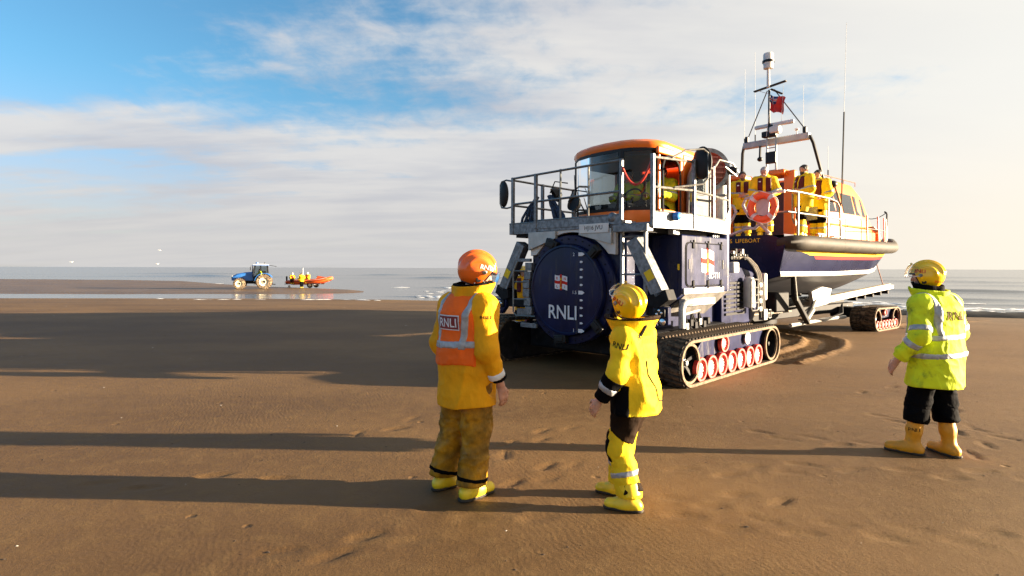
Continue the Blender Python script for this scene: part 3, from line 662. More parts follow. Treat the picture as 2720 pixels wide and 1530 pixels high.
    dk = part('deck', GALV, T, lambda b: b.prism(deckp, 2.44, 2.50, lambda a, c, h: (a, c, h)), bevel=.004)
    edge = [((0, 1.52), (0, .83)), ((0, .83), (0, -.96)), ((0, -1.55), (.95, -1.75)), ((.95, -1.75), (1.8, -1.68)), ((1.8, -1.68), (2.7, -1.56)), ((0, 1.52), (2.6, 1.52))]
    for k, (p, q) in enumerate(edge):
        z0, hh = ((2.51, .20), (2.565, .15), (2.53, .25), (2.53, .25), (2.53, .25), (2.51, .2))[k]
        part('toe_board', GALV, dk, lambda b: b.bar((p[0], p[1], z0), (q[0], q[1], z0), .03, hh), bevel=.004)
        part('board_cap', STEEL, dk, lambda b: b.tube([(p[0], p[1], z0 + hh / 2), (q[0], q[1], z0 + hh / 2)], .02, 6))
    part('deck_girder', DARK, dk, lambda b: (b.box((1.3, -1.2, 2.39), (2.5, .4, .08)), b.box((1.3, 1.2, 2.39), (2.5, .4, .08))))
    for k in range(9): part('deck_bracket', GALV, dk, lambda b: b.box((.6 + .1 * (k % 3), -1.55 + .02 * k, 2.37), (.08, .10, .09)) if k < 3 else b.box((2.0 + .08 * k, -1.45, 2.37), (.05, .08, .06)), bevel=.01)
    part('floor_panel', ALU, dk, lambda b: b.box((.33, -.05, 2.55), (.6, 1.7, .04)), bevel=.005)
    # railing posts and rails
    posts = [(0, 1.44, 2.42, 3.49), (0, .86, 2.5, 3.50), (0, -.98, 2.44, 3.54), (0, -1.55, 2.42, 3.55), (.95, -1.75, 2.42, 3.56), (1.8, -1.68, 2.42, 3.56), (2.7, -1.56, 2.42, 3.54), (.9, 1.48, 2.42, 3.46), (1.9, 1.48, 2.42, 3.46)]
    for x, y, z0, z1 in posts: part('railing_post', GALV, T, lambda b: b.box((x, y, (z0 + z1) / 2), (.055, .055, z1 - z0)), bevel=.004)
    for x, y in ((0, .28), (0, -.33)): part('railing_post', STEEL, T, lambda b: b.cyl((x, y, 2.6), (x, y, 3.52), .018, n=8))
    for pts in ([(0, 1.44, 3.47), (0, -.96, 3.52)], [(0, 1.44, 2.98), (0, -.98, 3.02)], [(0, -1.55, 3.50), (.95, -1.75, 3.52)], [(0, -1.55, 3.04), (.95, -1.75, 3.05)],
                [(.95, -1.75, 3.52), (1.8, -1.68, 3.52), (1.95, -1.68, 3.62)], [(.95, -1.75, 3.05), (1.8, -1.68, 3.05), (2.7, -1.56, 3.05)], [(0, 1.44, 3.44), (.9, 1.48, 3.44), (1.9, 1.48, 3.44)], [(0, 1.44, 2.96), (1.9, 1.48, 2.96)]):
        rail_part(T, 'hand_rail', pts)
    part('gate_chain', RED, T, lambda b: b.tube([(-.0, -1.0 - .53 * t, 3.40 - .32 * (1 - (2 * t - 1) ** 2) + .04 * t) for t in np.linspace(0, 1, 14)], .021, 8))
    # mirrors
    def mirror(parent, c, frame, rx=.115, rz=.25, ax=(1, .25, 0)):
        m_ = part('mirror', BLACK, parent, lambda b: b.sphere(c, (.05, rx, rz), 18, 12))
        part('mirror_arm', STEEL, m_, lambda b: b.tube(frame, .017, 8))
    mirror(T, (-.02, 1.66, 3.19), [(0, 1.44, 3.42), (0, 1.62, 3.46), (0, 1.74, 3.44), (0, 1.78, 3.38), (0, 1.78, 3.02), (0, 1.74, 2.94), (0, 1.60, 2.92), (0, 1.44, 2.94)])
    mirror(T, (1.02, -1.86, 3.50), [(.40, -1.66, 3.53), (.62, -1.78, 3.66), (.92, -1.93, 3.70), (1.0, -1.97, 3.64), (1.0, -1.97, 3.24), (.92, -1.93, 3.14), (.45, -1.67, 3.06)], .17, .27)
    mirror(T, (2.45, -1.74, 3.56), [(1.95, -1.68, 3.62), (2.1, -1.66, 3.72), (2.5, -1.72, 3.70), (2.7, -1.76, 3.55), (2.5, -1.80, 3.46), (2.2, -1.72, 3.60)], .10, .08)
    # work lamps on the front deck
    for c, d in (((.25, .60, 3.12), (-.5, .4, -.35)), ((.10, .05, 2.90), (-.8, .1, .3))):
        l_ = part('work_lamp', BLACK, T, lambda b: b.lathe(c, d, [(0, -.10), (.07, -.10), (.13, -.02), (.14, .03), (.125, .03), (.11, .0), (0, -.01)], 20))
        part('lamp_bracket', DARK, l_, lambda b: (b.tube([(c[0] + .02, c[1] + .15, c[2] + .04), (c[0] + .1, c[1] + .1, c[2] + .26), (c[0] + .1, c[1] - .2, c[2] + .2)], .012, 6), b.tube([(c[0] + .1, c[1], c[2]), (c[0] + .1, c[1], 2.5)], .018, 6)))
    # rope / hose bundles hung on the front rail
    ROPE = mat('blue_rope', (0.03, 0.06, 0.12), .8, var=.3, vscale=30, bump=.006, bscale=80)
    for y0, sp in ((1.02, 1), (.62, -1)):
        def bundle(b):
            rs = np.random.RandomState(int(y0 * 10))
            for k in range(9):
                a = (k / 8 - .5) * .22; b.tube([(.12 + rs.rand() * .08, y0 - .04 * sp + a * .2, 3.10), (.1 + rs.rand() * .1, y0 + a * .6 + .06 * sp, 2.92), (.1 + rs.rand() * .1, y0 + a + .16 * sp, 2.72), (.12 + rs.rand() * .1, y0 + a * 1.2 + .22 * sp, 2.56)], .026, 6)
        part('rope_bundle', ROPE, T, bundle)
    # cab
    CAB = T
    plan = [(2.25, .62), (1.15, .70), (.86, .62), (.66, .40), (.53, .05), (.47, -.30), (.47, -.66), (.52, -.86), (.66, -1.08), (.80, -1.19), (1.0, -1.24), (2.25, -1.24)]
    zb, zw0, zw1, zt = 2.53, 2.76, 3.82, 3.97
    def ring_at(z, off): # off shrinks the plan towards its middle
        c = vec((1.35, -.3)); return [tuple(vec(p) + (c - vec(p)) * off) + (z,) for p in plan]
    part('cab_base', ORANGE, CAB, lambda b: b.loft(np.array([ring_at(zb, .02), ring_at(2.66, .0), ring_at(zw0, .0)])), 50)
    def roof(b):
        def rr(z, off, dz=0):
            out = []
            for (x, y, _) in ring_at(z, off):
                k = np.clip((x - .5) / 1.75, 0, 1); out.append((x, y, z - dz * k))
            return out
        b.loft(np.array([rr(zw1 - .01, .0, .10), rr(zw1 + .05, -.025, .10), rr(zw1 + .10, -.02, .10), rr(zt, .06, .06), rr(zt + .035, .35, .02)]), True)
    part('cab_roof', ORANGE, CAB, roof, 50)
    def wallpoly(i, j, z0, z1, inset=0.0):
        a, c = vec(plan[i]), vec(plan[j]); return a, c
    # windscreen panes along the plan, each with its black surround
    def pane(idx, z0, z1, name='window'):
        P2 = [vec(plan[i]) for i in idx]; L = [0]
        for a, c in zip(P2[:-1], P2[1:]): L.append(L[-1] + np.linalg.norm(c - a))
        def at(s):
            s = max(0, min(L[-1], s)); i = max(k for k in range(len(L) - 1) if L[k] <= s + 1e-9); f = (s - L[i]) / (L[i + 1] - L[i]); return P2[i] * (1 - f) + P2[i + 1] * f
        n = 16; S = np.linspace(0, L[-1], n); mg = .055
        def strip(b, s0, s1, za, zbb, off):
            SS = np.linspace(s0, s1, n); v = []
            for zq in (za, zbb):
                for q in SS:
                    p = at(q); c = vec((1.5, -.3)); d = (p - c) / np.linalg.norm(p - c); v.append((p[0] + d[0] * off, p[1] + d[1] * off, zq))
            b.add(v, [(k, k + 1, n + k + 1, n + k) for k in range(n - 1)])
        fr = MB()
        for a0, a1, za, zc in ((0, L[-1], z0, z0 + mg), (0, L[-1], z1 - mg, z1), (0, mg, z0 + mg, z1 - mg), (L[-1] - mg, L[-1], z0 + mg, z1 - mg)):
            for off in (.004, -.03): strip(fr, a0, a1, za, zc, off)
        f = fr.obj('window_frame', BLACK, CAB, 60)
        g = MB(); strip(g, mg, L[-1] - mg, z0 + mg, z1 - mg, -.006); g.obj('window_pane', GLASS, f, 60)
        return f
    pane([2, 3, 4, 5, 6], zw0, zw1); pane([6, 7, 8, 9], zw0, zw1); pane([1, 2], zw0, zw1 - .03); pane([0, 1], zw0, zw1 - .06)
    for i in (2, 6, 9, 1, 0, 11):
        c = vec((1.5, -.3)); p = vec(plan[i]); d = (p - c) / np.linalg.norm(p - c); p = p - d * .035
        part('cab_pillar', BLACK if i in (6, 2) else ORANGE, CAB, lambda b: b.cyl((p[0], p[1], zw0 - .04), (p[0], p[1], zw1 - .04), .045, n=10))
    # side wall with doorway, rear wall
    part('door_surround', ORANGE, CAB, lambda b: (b.box((.98, -1.235, 2.66), (.5, .05, .24)), b.box((1.48, -1.235, 3.17), (.10, .05, 1.25)), b.box((1.1, -1.235, 3.76), (.85, .06, .12)), b.box((1.9, -1.235, 3.17), (.72, .05, 1.25))), bevel=.02)
    part('rear_wall', ORANGE, CAB, lambda b: (b.box((2.24, -.3, 2.9), (.05, 1.8, .75)), b.box((2.24, .3, 3.5), (.05, .6, .55)), b.box((2.24, -1.1, 3.5), (.05, .28, .55))), bevel=.01)
    part('door_seal', BLACK, CAB, lambda b: b.tube([(.82, -1.262, 2.72), (.82, -1.262, 3.5), (.88, -1.262, 3.63), (1.0, -1.262, 3.69), (1.22, -1.262, 3.68), (1.36, -1.262, 3.58), (1.42, -1.262, 3.4), (1.42, -1.262, 2.72)], .022, 6))
    # open cab door folded back along the side
    dr = part('cab_door', mat('door_grey', (.13, .135, .14), .6, var=.1, vscale=5, spec=.15), CAB, lambda b: b.prism(rounded([(1.47, 2.62), (2.42, 2.62), (2.42, 3.58), (2.2, 3.76), (1.75, 3.72), (1.5, 3.4)], .10), 0, .05, lambda a, c, h: (a, -1.34 - h, c)), bevel=.012)
    part('door_window', GLASS, dr, lambda b: b.prism(rounded([(1.66, 3.12), (2.06, 3.12), (2.06, 3.58), (1.82, 3.60), (1.66, 3.42)], .06), 0, .006, lambda a, c, h: (a, -1.396 - h, c)))
    part('door_window_frame', mat('door_grey', (.13, .13, .14)), dr, lambda b: b.tube([(a, -1.396, c) for a, c in rounded([(1.64, 3.10), (2.08, 3.10), (2.08, 3.60), (1.81, 3.62), (1.64, 3.43)], .07)], .014, 6, close=True))
    part('door_notice', PRINTY, dr, lambda b: b.box((1.66, -1.395, 3.02), (.24, .006, .15)))
    part('door_pocket', mat('door_grey', (.13, .13, .14)), dr, lambda b: b.box((1.75, -1.41, 2.78), (.42, .04, .22)), bevel=.01)
    part('door_lock', BLACK, dr, lambda b: b.cyl((1.66, -1.39, 2.84), (1.66, -1.42, 2.84), .03, n=10))
    part('door_strut', STEEL, dr, lambda b: (b.tube([(2.28, -1.40, 2.6), (2.28, -1.40, 3.66)], .022, 8), b.tube([(2.42, -1.42, 2.6), (2.42, -1.42, 3.5)], .018, 8)))
    # wipers
    for pts in ([(.40, -.62, 2.74), (.40, -.66, 3.1), (.41, -.71, 3.62)], [(.42, -.76, 2.72), (.41, -.72, 3.22)], [(.52, .12, 2.76), (.46, .22, 3.0), (.55, .36, 3.26)], [(.50, .03, 2.74), (.52, .16, 3.05)], [(.72, .50, 3.0), (.70, .52, 3.52)]):
        part('wiper', BLACK, CAB, lambda b: b.tube(pts, [.016] + [.011] * (len(pts) - 2) + [.006], 6))
    part('side_lamp', BLACK, CAB, lambda b: (b.sphere((.70, -1.20, 3.12), (.04, .05, .15), 10, 8), b.tube([(.70, -1.18, 3.25), (.74, -1.16, 3.38)], .01, 6)))
    part('air_horn', GALV, CAB, lambda b: b.sphere((.02, -.80, 2.60), (.06, .10, .09), 14, 8))
    part('roof_blackout', BLACK, CAB, lambda b: b.prism([tuple(vec(q) + (vec((1.35, -.3)) - vec(q)) * .07) for q in plan], 3.70, 3.72, lambda a, c, h: (a, c, h)))  # black sheet added under the roof to darken the cab behind its glass
    part('rear_blackout', BLACK, CAB, lambda b: (b.box((2.20, -.3, 2.9), (.02, 1.7, .72)), b.box((2.20, .3, 3.5), (.02, .56, .5)), b.box((2.20, -1.1, 3.5), (.02, .24, .5))))  # black sheets added on the rear wall, darkening the cab interior
    # seat, dashboard, wheel inside
    part('driver_seat', BLACK, CAB, lambda b: (b.box((1.45, -.55, 2.95), (.48, .50, .14)), b.box((1.70, -.55, 3.25), (.12, .48, .62))), bevel=.05)
    part('dashboard', BLACK, CAB, lambda b: b.box((.85, -.2, 2.80), (.35, .95, .25)), bevel=.05)
    part('steering_wheel', BLACK, CAB, lambda b: (b.tube([(1.02 + .05 * math.cos(a), -.55 + .19 * math.sin(a), 3.05 + .15 * math.cos(a)) for a in np.linspace(0, 6.283, 20, endpoint=False)], .016, 6, close=True), b.tube([(.9, -.55, 2.85), (1.02, -.55, 3.05)], .025, 6)))
    # blue beacon on the side board
    part('blue_beacon', mat('beacon_blue', (.03, .20, .62), .25, var=.05), T, lambda b: b.lathe((.46, -1.68, 2.60), (-.1, -1, 0), [(.07, 0), (.07, .05), (.055, .085), (.02, .10), (0, .10)], 16))
    # engine housing behind the cab with ribbed intake and white stack
    hs = part('engine_housing', ORANGE, T, lambda b: b.prism(rounded([(2.3, 2.5), (3.6, 2.5), (3.6, 3.3), (3.2, 3.74), (2.3, 3.74)], .12), -1.14, .5, lambda a, c, h: (a, h, c)), bevel=.02)
    fan = part('intake_cowl', mat('faded_red', (.42, .16, .12), .5, var=.1), hs, lambda b: b.lathe((2.42, -1.28, 3.62), (-.75, -.66, 0), [(0, -.16), (.36, -.16), (.37, .02), (.33, .03), (.31, -.04), (0, -.02)], 36))
    part('intake_flange', GALV, fan, lambda b: b.lathe((2.42, -1.28, 3.62), (-.75, -.66, 0), [(.33, .02), (.405, .02), (.405, .05), (.33, .05)], 36, cap=False))
    for k in range(6):
        dz = -.24 + .095 * k; hw = math.sqrt(max(.01, .30 ** 2 - dz ** 2)); part('intake_rib', mat('faded_red', (.4, .2, .2)), fan, lambda b: b.bar((2.40 - .66 * hw, -1.30 + .75 * hw, 3.62 + dz), (2.40 + .66 * hw, -1.30 - .75 * hw, 3.62 + dz), .05, .018))
    st = part('exhaust_stack', WHITE, T, lambda b: b.lathe((2.78, -1.36, 2.5), (0, 0, 1), [(.02, 0), (.15, 0), (.15, .62), (.165, .63), (.165, .68), (.15, .69), (.148, 1.06), (.125, 1.16), (.02, 1.22)], 28))
    part('stack_clamp', GALV, st, lambda b: b.lathe((2.78, -1.36, 3.14), (0, 0, 1), [(.155, 0), (.17, 0), (.17, .03), (.155, .03)], 28, cap=False))
    part('stack_lamp', BLACK, st, lambda b: b.box((2.72, -1.5, 3.38), (.06, .05, .06)))
    part('gusset_plate', GALV, T, lambda b: b.prism([(2.45, 2.62), (2.72, 2.62), (2.72, 2.95)], -1.60, -1.58, lambda a, c, h: (a, h, c)))
    part('tall_panel', ORANGE, T, lambda b: b.box((2.52, -1.20, 2.95), (.22, .05, .9)), bevel=.02)
    # rear: stern hoses, cable guide, drawbar head
    rb = part('rear_body', NAVY, T, lambda b: b.prism(rounded([(3.3, .62), (4.9, .62), (5.15, 1.0), (4.95, 1.70), (3.3, 1.95)], .15), -1.16, 1.16, lambda a, c, h: (a, h, c)), bevel=.02)
    part('rear_grille', DARK, rb, lambda b: [b.box((3.9, -1.18, .85 + .09 * k), (.9, .03, .05)) for k in range(8)])
    HOSE = mat('hose_tan', (.11, .085, .06), .45, var=.25, spec=.4)
    for k in range(6):
        o_ = .045 * k
        part('hydraulic_hose', HOSE if k % 2 else DARK, T, lambda b: b.tube([(3.5 + o_, -1.28 - .01 * k, 1.98), (3.85 + o_ * .9, -1.30, 2.05), (4.2 + o_ * .7, -1.31, 1.97), (4.45 + o_, -1.32, 1.83), (4.62 + o_, -1.33, 1.68), (4.74 + o_, -1.34, 1.40), (4.82 + o_, -1.34, 1.1), (4.86 + o_, -1.34, .72)], .026, 8))
    for k in range(7): part('coupling_block', STEEL if k % 2 else DARK, T, lambda b: (b.box((3.42 + .11 * k, -1.27, 2.02 + .05 * (k % 3)), (.085, .11, .13)), b.cyl((3.42 + .11 * k, -1.33, 2.05), (3.42 + .11 * k, -1.37, 2.05), .03, n=8)), bevel=.015)
    part('hose_rack', STEEL, T, lambda b: (b.tube([(a, -1.42, c) for a, c in rounded([(4.15, .90), (4.52, .90), (4.52, 1.55), (4.15, 1.55)], .09)], .016, 6, close=True), [b.tube([(4.15, -1.42, z), (4.52, -1.42, z)], .011, 6) for z in (1.06, 1.22, 1.38)]))
    part('filter_canister', GREYP, T, lambda b: b.lathe((4.33, -1.30, .95), (0, 0, 1), [(.02, 0), (.12, .02), (.12, .55), (.09, .64), (.02, .66)], 18))
    for k in range(4): part('guide_block', STEEL, T, lambda b: b.box((4.64, -1.40, .92 + .17 * k), (.15, .07, .11)), bevel=.012)
    part('rack_plate', ALU, T, lambda b: b.box((5.12, -1.30, 1.38), (.16, .12, .60)), bevel=.03)
    part('foot_bracket', STEEL, T, lambda b: (b.box((5.0, -1.34, .78), (.20, .12, .24)), b.tube([(5.1, -1.42, .70), (5.22, -1.42, .70), (5.22, -1.42, .88), (5.1, -1.42, .88)], .012, 6)), bevel=.02)
    part('white_cabinet', WHITE, T, lambda b: b.box((3.62, -1.24, 1.80), (.26, .20, .22)), bevel=.03)
    part('tow_head', DARK, T, lambda b: b.box((5.4, 0, .62), (1.0, .5, .3)), bevel=.03)
    return T
TRACTOR = launch_tractor()
# ------------------------------------------------------------------ lifeboat (x forward to the bow, y to port, z up) and its carriage
BO, BA = (5.06, 14.92, 0), R(40)
SU = np.array([0, 1.5, 3, 6, 7.5, 8.5, 9.5, 10.5, 11.5, 12.2, 12.4])
SB = np.array([1.93, 2.0, 2.02, 1.90, 1.64, 1.38, 1.07, .76, .44, .16, .03]); SZ = np.array([2.37, 2.36, 2.36, 2.38, 2.42, 2.46, 2.52, 2.60, 2.68, 2.74, 2.76])
CB = np.array([1.80, 1.84, 1.84, 1.62, 1.28, .98, .68, .42, .20, .06, .02]); CZ = np.array([1.62, 1.62, 1.62, 1.66, 1.72, 1.80, 1.92, 2.06, 2.24, 2.40, 2.50])
KZ = np.array([1.04, 1.0, .98, .98, 1.05, 1.18, 1.38, 1.62, 1.95, 2.25, 2.42])
def hi(arr, u): return float(np.interp(u, SU, arr))
HULL_NAVY = mat('hull_navy', (0.005, 0.008, 0.036), 0.28, var=.1, vscale=1.2, spec=.16)
HULL_LOW = mat('hull_bottom_paint', (0.030, 0.032, 0.045), 0.45, var=.1, vscale=1.5, spec=.5)
FENDER = mat('fender_rubber', (0.034, 0.027, 0.018), 0.7, var=.2, vscale=3, spec=.3, bump=.004, bscale=9)
CABIN = mat('cabin_orange', (0.80, 0.17, 0.015), 0.36, var=.05, vscale=1.5, dirt=.05, dcol=(.35, .12, .03))
DECKM = mat('deck_grey', (0.10, 0.10, 0.11), .7, var=.15, vscale=8)
RAILR = mat('rail_bronze', (0.30, 0.16, 0.12), .4, metal=.3, var=.1)
def lifeboat():
    T = thing('lifeboat', 'navy and orange lifeboat with black rubber fender, resting bow up on the tracked carriage', 'boat', BO, BA)
    us = np.linspace(0, 12.4, 44)
    def shell(fn, n):
        rings = []
        for u in us: rings.append([fn(u, k / (n - 1)) for k in range(n)])
        return np.array(rings)
    for sy in (-1, 1):
        top = part('topside', HULL_NAVY, T, lambda b: b.loft(shell(lambda u, s: (u, sy * (hi(CB, u) + (hi(SB, u) - hi(CB, u)) * (s ** .8)), hi(CZ, u) + .05 + (hi(SZ, u) - hi(CZ, u) - .05) * s), 7), cap=False, loop=False), 50)
        part('chine_strip', ALU, T, lambda b: b.loft(shell(lambda u, s: (u, sy * (hi(CB, u) + .035 - .05 * abs(s - .5)), hi(CZ, u) - .05 + .115 * s), 4), cap=False, loop=False), 60)
        part('hull_bottom', HULL_LOW, T, lambda b: b.loft(shell(lambda u, s: (u, sy * hi(CB, u) * s, hi(KZ, u) + (hi(CZ, u) - .04 - hi(KZ, u)) * (s ** 1.15)), 6), cap=False, loop=False), 40)
        # coloured stripes along the topside
        def stripe(z0, z1, u0, u1, off):
            uu = np.linspace(u0, u1, 36); rings = []
            for u in uu:
                f = (u - u0); rg = []
                for k in range(3):
                    s = z0 + (z1 - z0) * k / 2; z = hi(CZ, u) + .05 + (hi(SZ, u) - hi(CZ, u) - .05) * s
                    sl = min(1.0, f / 1e9 + 1.0)
                    rg.append((u + (s - .8) * -1.6 * max(0, 1 - f / 1.2), sy * (hi(CB, u) + (hi(SB, u) - hi(CB, u)) * (s ** .8) + off), z))
                rings.append(rg)
            return np.array(rings)
        part('yellow_stripe', PRINTY, top, lambda b: b.loft(stripe(.60, .745, .45, 12.2, .006), cap=False, loop=False), 50)
        part('red_stripe', PRINTR, top, lambda b: b.loft(stripe(.47, .60, .75, 12.2, .006), cap=False, loop=False), 50)
    tr = part('transom', HULL_NAVY, T, lambda b: b.prism([(0, hi(KZ, 0)), (1.8, 1.58), (1.8, 1.66), (1.95, 2.40), (1.6, 2.55), (-1.6, 2.55), (-1.95, 2.40), (-1.8, 1.66), (-1.8, 1.58)], 0, .06, lambda a, c, h: (h - .03, a, c)), bevel=.01)
    t = MB(); t.text("'S  LIFEBOAT", (-.036, -.94, 2.43), (0, -1, 0), (0, 0, 1), .10, xs=1.05); t.obj('lettering', PRINTY, tr, 0, fixn=False)
    for y in (-.75, .75):
        j = part('water_jet', DARK, T, lambda b: b.lathe((-.02, y, 1.45), (-1, 0, -.1), [(.30, 0), (.30, .2), (.24, .35), (.22, .55), (.17, .55), (.1, .3)], 20))
        part('jet_bucket', GREYP, j, lambda b: (b.box((-.45, y, 1.62), (.3, .40, .08)), b.box((-.6, y, 1.4), (.06, .42, .3))), bevel=.02)
        part('jet_ram', STEEL, j, lambda b: b.cyl((-.05, y + .35, 1.75), (-.5, y + .3, 1.5), .03, n=8))
    part('deck', DECKM, T, lambda b: b.add([(u, s * (hi(SB, u) - .05), hi(SZ, u) + .17) for u in us for s in (-1, 1)], [(2 * k, 2 * k + 1, 2 * k + 3, 2 * k + 2) for k in range(len(us) - 1)]), 60)
    part('gunwale', HULL_NAVY, T, lambda b: [b.loft(np.array([[(u, s * (hi(SB, u)), hi(SZ, u)), (u, s * (hi(SB, u) - .04), hi(SZ, u) + .19)] for u in us]), cap=False, loop=False) for s in (-1, 1)], 60)
    # fender: sections of rubber tube
    fr = .178
    def fpath(sy):
        P = [(.02, sy * 1.72, 2.36), (.10, sy * 1.94, 2.36)] + [(u, sy * (hi(SB, u) + .12), hi(SZ, u) + .0) for u in np.linspace(.4, 11.9, 40)] + [(12.25, sy * .30, 2.75), (12.45, sy * .12, 2.77)]
        return P
    for sy in (-1, 1):
        P = fpath(sy); cuts = [0, 9, 17, 25, 33, 39, len(P) - 1]
        for a, b_ in zip(cuts[:-1], cuts[1:]):
            seg = [vec(p) for p in P[a:b_ + 1]]
            seg[-1] = seg[-2] + (seg[-1] - seg[-2]) * .985
            rr = [fr * .97] + [fr] * (len(seg) - 2) + [fr * .97]
            if a == 0: rr[0] = fr * .55; rr[1] = fr * .9
            part('fender_section', FENDER, T, lambda b: b.tube(seg, rr, 18), 50)
    part('fender_section', FENDER, T, lambda b: b.tube([(12.43, -.13, 2.77), (12.50, 0, 2.775), (12.43, .13, 2.77)], fr * .99, 18), 50)
    for u in (2.1, 8.2): part('fender_patch', BLACK, T, lambda b: b.bar((u, -hi(SB, u) - .10, hi(SZ, u) + .21), (u + .5, -hi(SB, u + .5) - .10, hi(SZ, u + .5) + .21), .12, .02))
    cl = part('mooring_cleat', ALU, T, lambda b: (b.box((1.9, -1.92, 2.63), (.34, .05, .035)), b.box((1.82, -1.92, 2.57), (.04, .04, .1)), b.box((1.98, -1.92, 2.57), (.04, .04, .1))), bevel=.01)
    # wheelhouse
    st = [(3.4, 1.42, 1.22, 2.55, 4.28), (4.2, 1.45, 1.22, 2.55, 4.36), (6.2, 1.42, 1.16, 2.58, 4.34), (6.9, 1.38, 1.05, 2.60, 4.22), (7.7, 1.22, .90, 2.62, 3.62), (8.8, .92, .68, 2.66, 3.40), (9.9, .60, .40, 2.70, 3.15), (10.2, .48, .30, 2.72, 2.95)]
    def wh(b):
        rings = []
        for u, w0, w1, z0, z1 in st:
            h = z1 - z0; rings.append([(u, -w0, z0), (u, -w0, z0 + h * .35), (u, -w1 - .06, z0 + h * .85), (u, -w1 + .10, z1), (u, 0, z1 + .04), (u, w1 - .10, z1), (u, w1 + .06, z0 + h * .85), (u, w0, z0 + h * .35), (u, w0, z0)])
        b.loft(np.array(rings))
    W = part('wheelhouse', CABIN, T, wh, 35, bevel=.03)
    for sy in (-1, 1):
        for u0, u1 in ((3.75, 4.6), (4.75, 5.6), (5.75, 6.55)):
            def win(b):
                def q(u, f, o):
                    w0, w1, z0, z1 = [float(np.interp(u, [s[0] for s in st], [s[k] for s in st])) for k in (1, 2, 3, 4)]; h = z1 - z0
                    y = w0 + (w1 + .06 - w0) * (f - .35) / .5; return (u, sy * (y + o), z0 + h * f)
                b.add([q(u0, .45, .012), q(u1, .45, .012), q(u1, .78, .012), q(u0, .78, .012), q(u0, .45, -.02), q(u1, .45, -.02), q(u1, .78, -.02), q(u0, .78, -.02)], [(0, 1, 2, 3), (7, 6, 5, 4), (0, 4, 5, 1), (1, 5, 6, 2), (2, 6, 7, 3), (3, 7, 4, 0)])
            part('side_window', mat('dark_window', (.02, .022, .025), .08, var=.02, spec=.6), W, win, 0)
        part('roof_rail', RAILR, W, lambda b: (b.tube([(3.5, sy * 1.18, 4.42), (6.4, sy * 1.10, 4.44)], .015, 6), [b.tube([(u, sy * 1.15, 4.3), (u, sy * 1.15, 4.43)], .012, 6) for u in (3.6, 4.5, 5.4, 6.3)]))
        part('grab_rail', RAILR, W, lambda b: b.tube([(7.0, sy * 1.36, 3.05), (8.0, sy * 1.18, 3.02), (9.2, sy * .86, 3.0)], .018, 6))
        part('rubbing_strake', CABIN, W, lambda b: b.tube([(3.5, sy * 1.46, 3.0), (6.2, sy * 1.46, 3.0), (7.6, sy * 1.26, 2.98), (9.0, sy * .90, 2.96)], .03, 8))
    part('hatch_box', CABIN, W, lambda b: b.box((8.7, -1.0, 2.80), (.6, .16, .28), rz=R(16)), bevel=.03)
    part('foredeck_cover', BLACK, T, lambda b: b.sphere((10.9, -.05, 2.88), (.55, .36, .30), 18, 10))
    part('foredeck_grating', mat('grating', (.16, .15, .13), .6, var=.1), T, lambda b: [b.box((6.6 + .1 * k, -1.48 + .02 * k, 3.05 - .008 * k), (.05, .22, .02)) for k in range(14)])
    # aft well: bulkheads, wing, seats, mesh, console
    part('aft_bulkhead', mat('well_dark', (.05, .015, .012), .5, var=.2), T, lambda b: b.box((3.36, 0, 3.4), (.08, 2.8, 1.7)), bevel=.02)
    for y in (-.98, .98):
        part('bulkhead_wing', CABIN, T, lambda b: b.prism(rounded([(-.20, 2.55), (.22, 2.55), (.20, 4.40), (-.16, 4.42)], .05), -.08, .10, lambda a, c, h: (2.45 + h, y * .95 + a * .8, c)), bevel=.03)
        part('wing_top', CABIN, T, lambda b: b.box((2.5, y * .62, 4.36), (.7, .55, .16)), bevel=.05)
    part('coxswain_console', CABIN, T, lambda b: b.box((2.9, -1.42, 2.75), (.8, .5, .36)), bevel=.05)
    part('mesh_screen', mat('mesh_grey', (.30, .30, .31), .5, metal=.4, var=.3, vscale=60), T, lambda b: b.prism([(-1.22, 3.0), (-1.66, 3.04), (-1.66, 3.36), (-1.22, 3.42)], 0, .02, lambda a, c, h: (2.34 + h, a, c)))
    part('screen_hoop', STEEL, T, lambda b: (b.tube([(2.3, -1.20, 3.0), (2.3, -1.20, 4.0), (2.3, -1.30, 4.10), (2.4, -1.72, 4.08)], .022, 8), b.tube([(2.3, -1.20, 3.72), (2.4, -1.72, 3.74)], .02, 8), b.tube([(2.26, -1.12, 2.95), (2.26, -1.06, 3.1), (2.26, -1.06, 3.75), (2.26, -1.14, 3.85)], .024, 8)))
    part('well_wheel', BLACK, T, lambda b: b.tube([(2.95, -1.42 + .22 * math.sin(a), 3.78 + .22 * math.cos(a)) for a in np.linspace(0, 6.283, 22, endpoint=False)], .03, 8, close=True))
    part('stowed_drum', ORANGE, T, lambda b: b.cyl((.9, .55, 2.6), (.9, .55, 3.6), .32, n=24))
    part('roof_bag', CABIN, T, lambda b: b.sphere((3.0, .55, 4.2), (.4, .45, .22), 14, 8))
    part('wind_lamp', BLACK, T, lambda b: (b.sphere((.55, .30, 4.0), (.10, .17, .12), 14, 8), b.tube([(.55, .30, 3.95), (.55, .20, 3.55)], .02, 6)))
    part('white_spray_hood', WHITE, T, lambda b: b.prism([(.05, 3.58), (.42, 3.74), (.42, 3.80), (.05, 3.86)], 0, .3, lambda a, c, h: (.6 + h, -a + .28, c)), bevel=.01)
    # stern rails
    SR = lambda name, pts, r=.03, m=None: rail_part(T, name, pts, r, m or GREYP, 10)
    def on0(pts, u=.02): return [(u, y, z) for y, z in pts]
    SR('stern_rail', on0([(-.30, 2.56), (-.62, 3.0), (-.70, 3.15), (-.62, 3.30), (-.42, 3.36), (-.20, 3.3)]), .035)
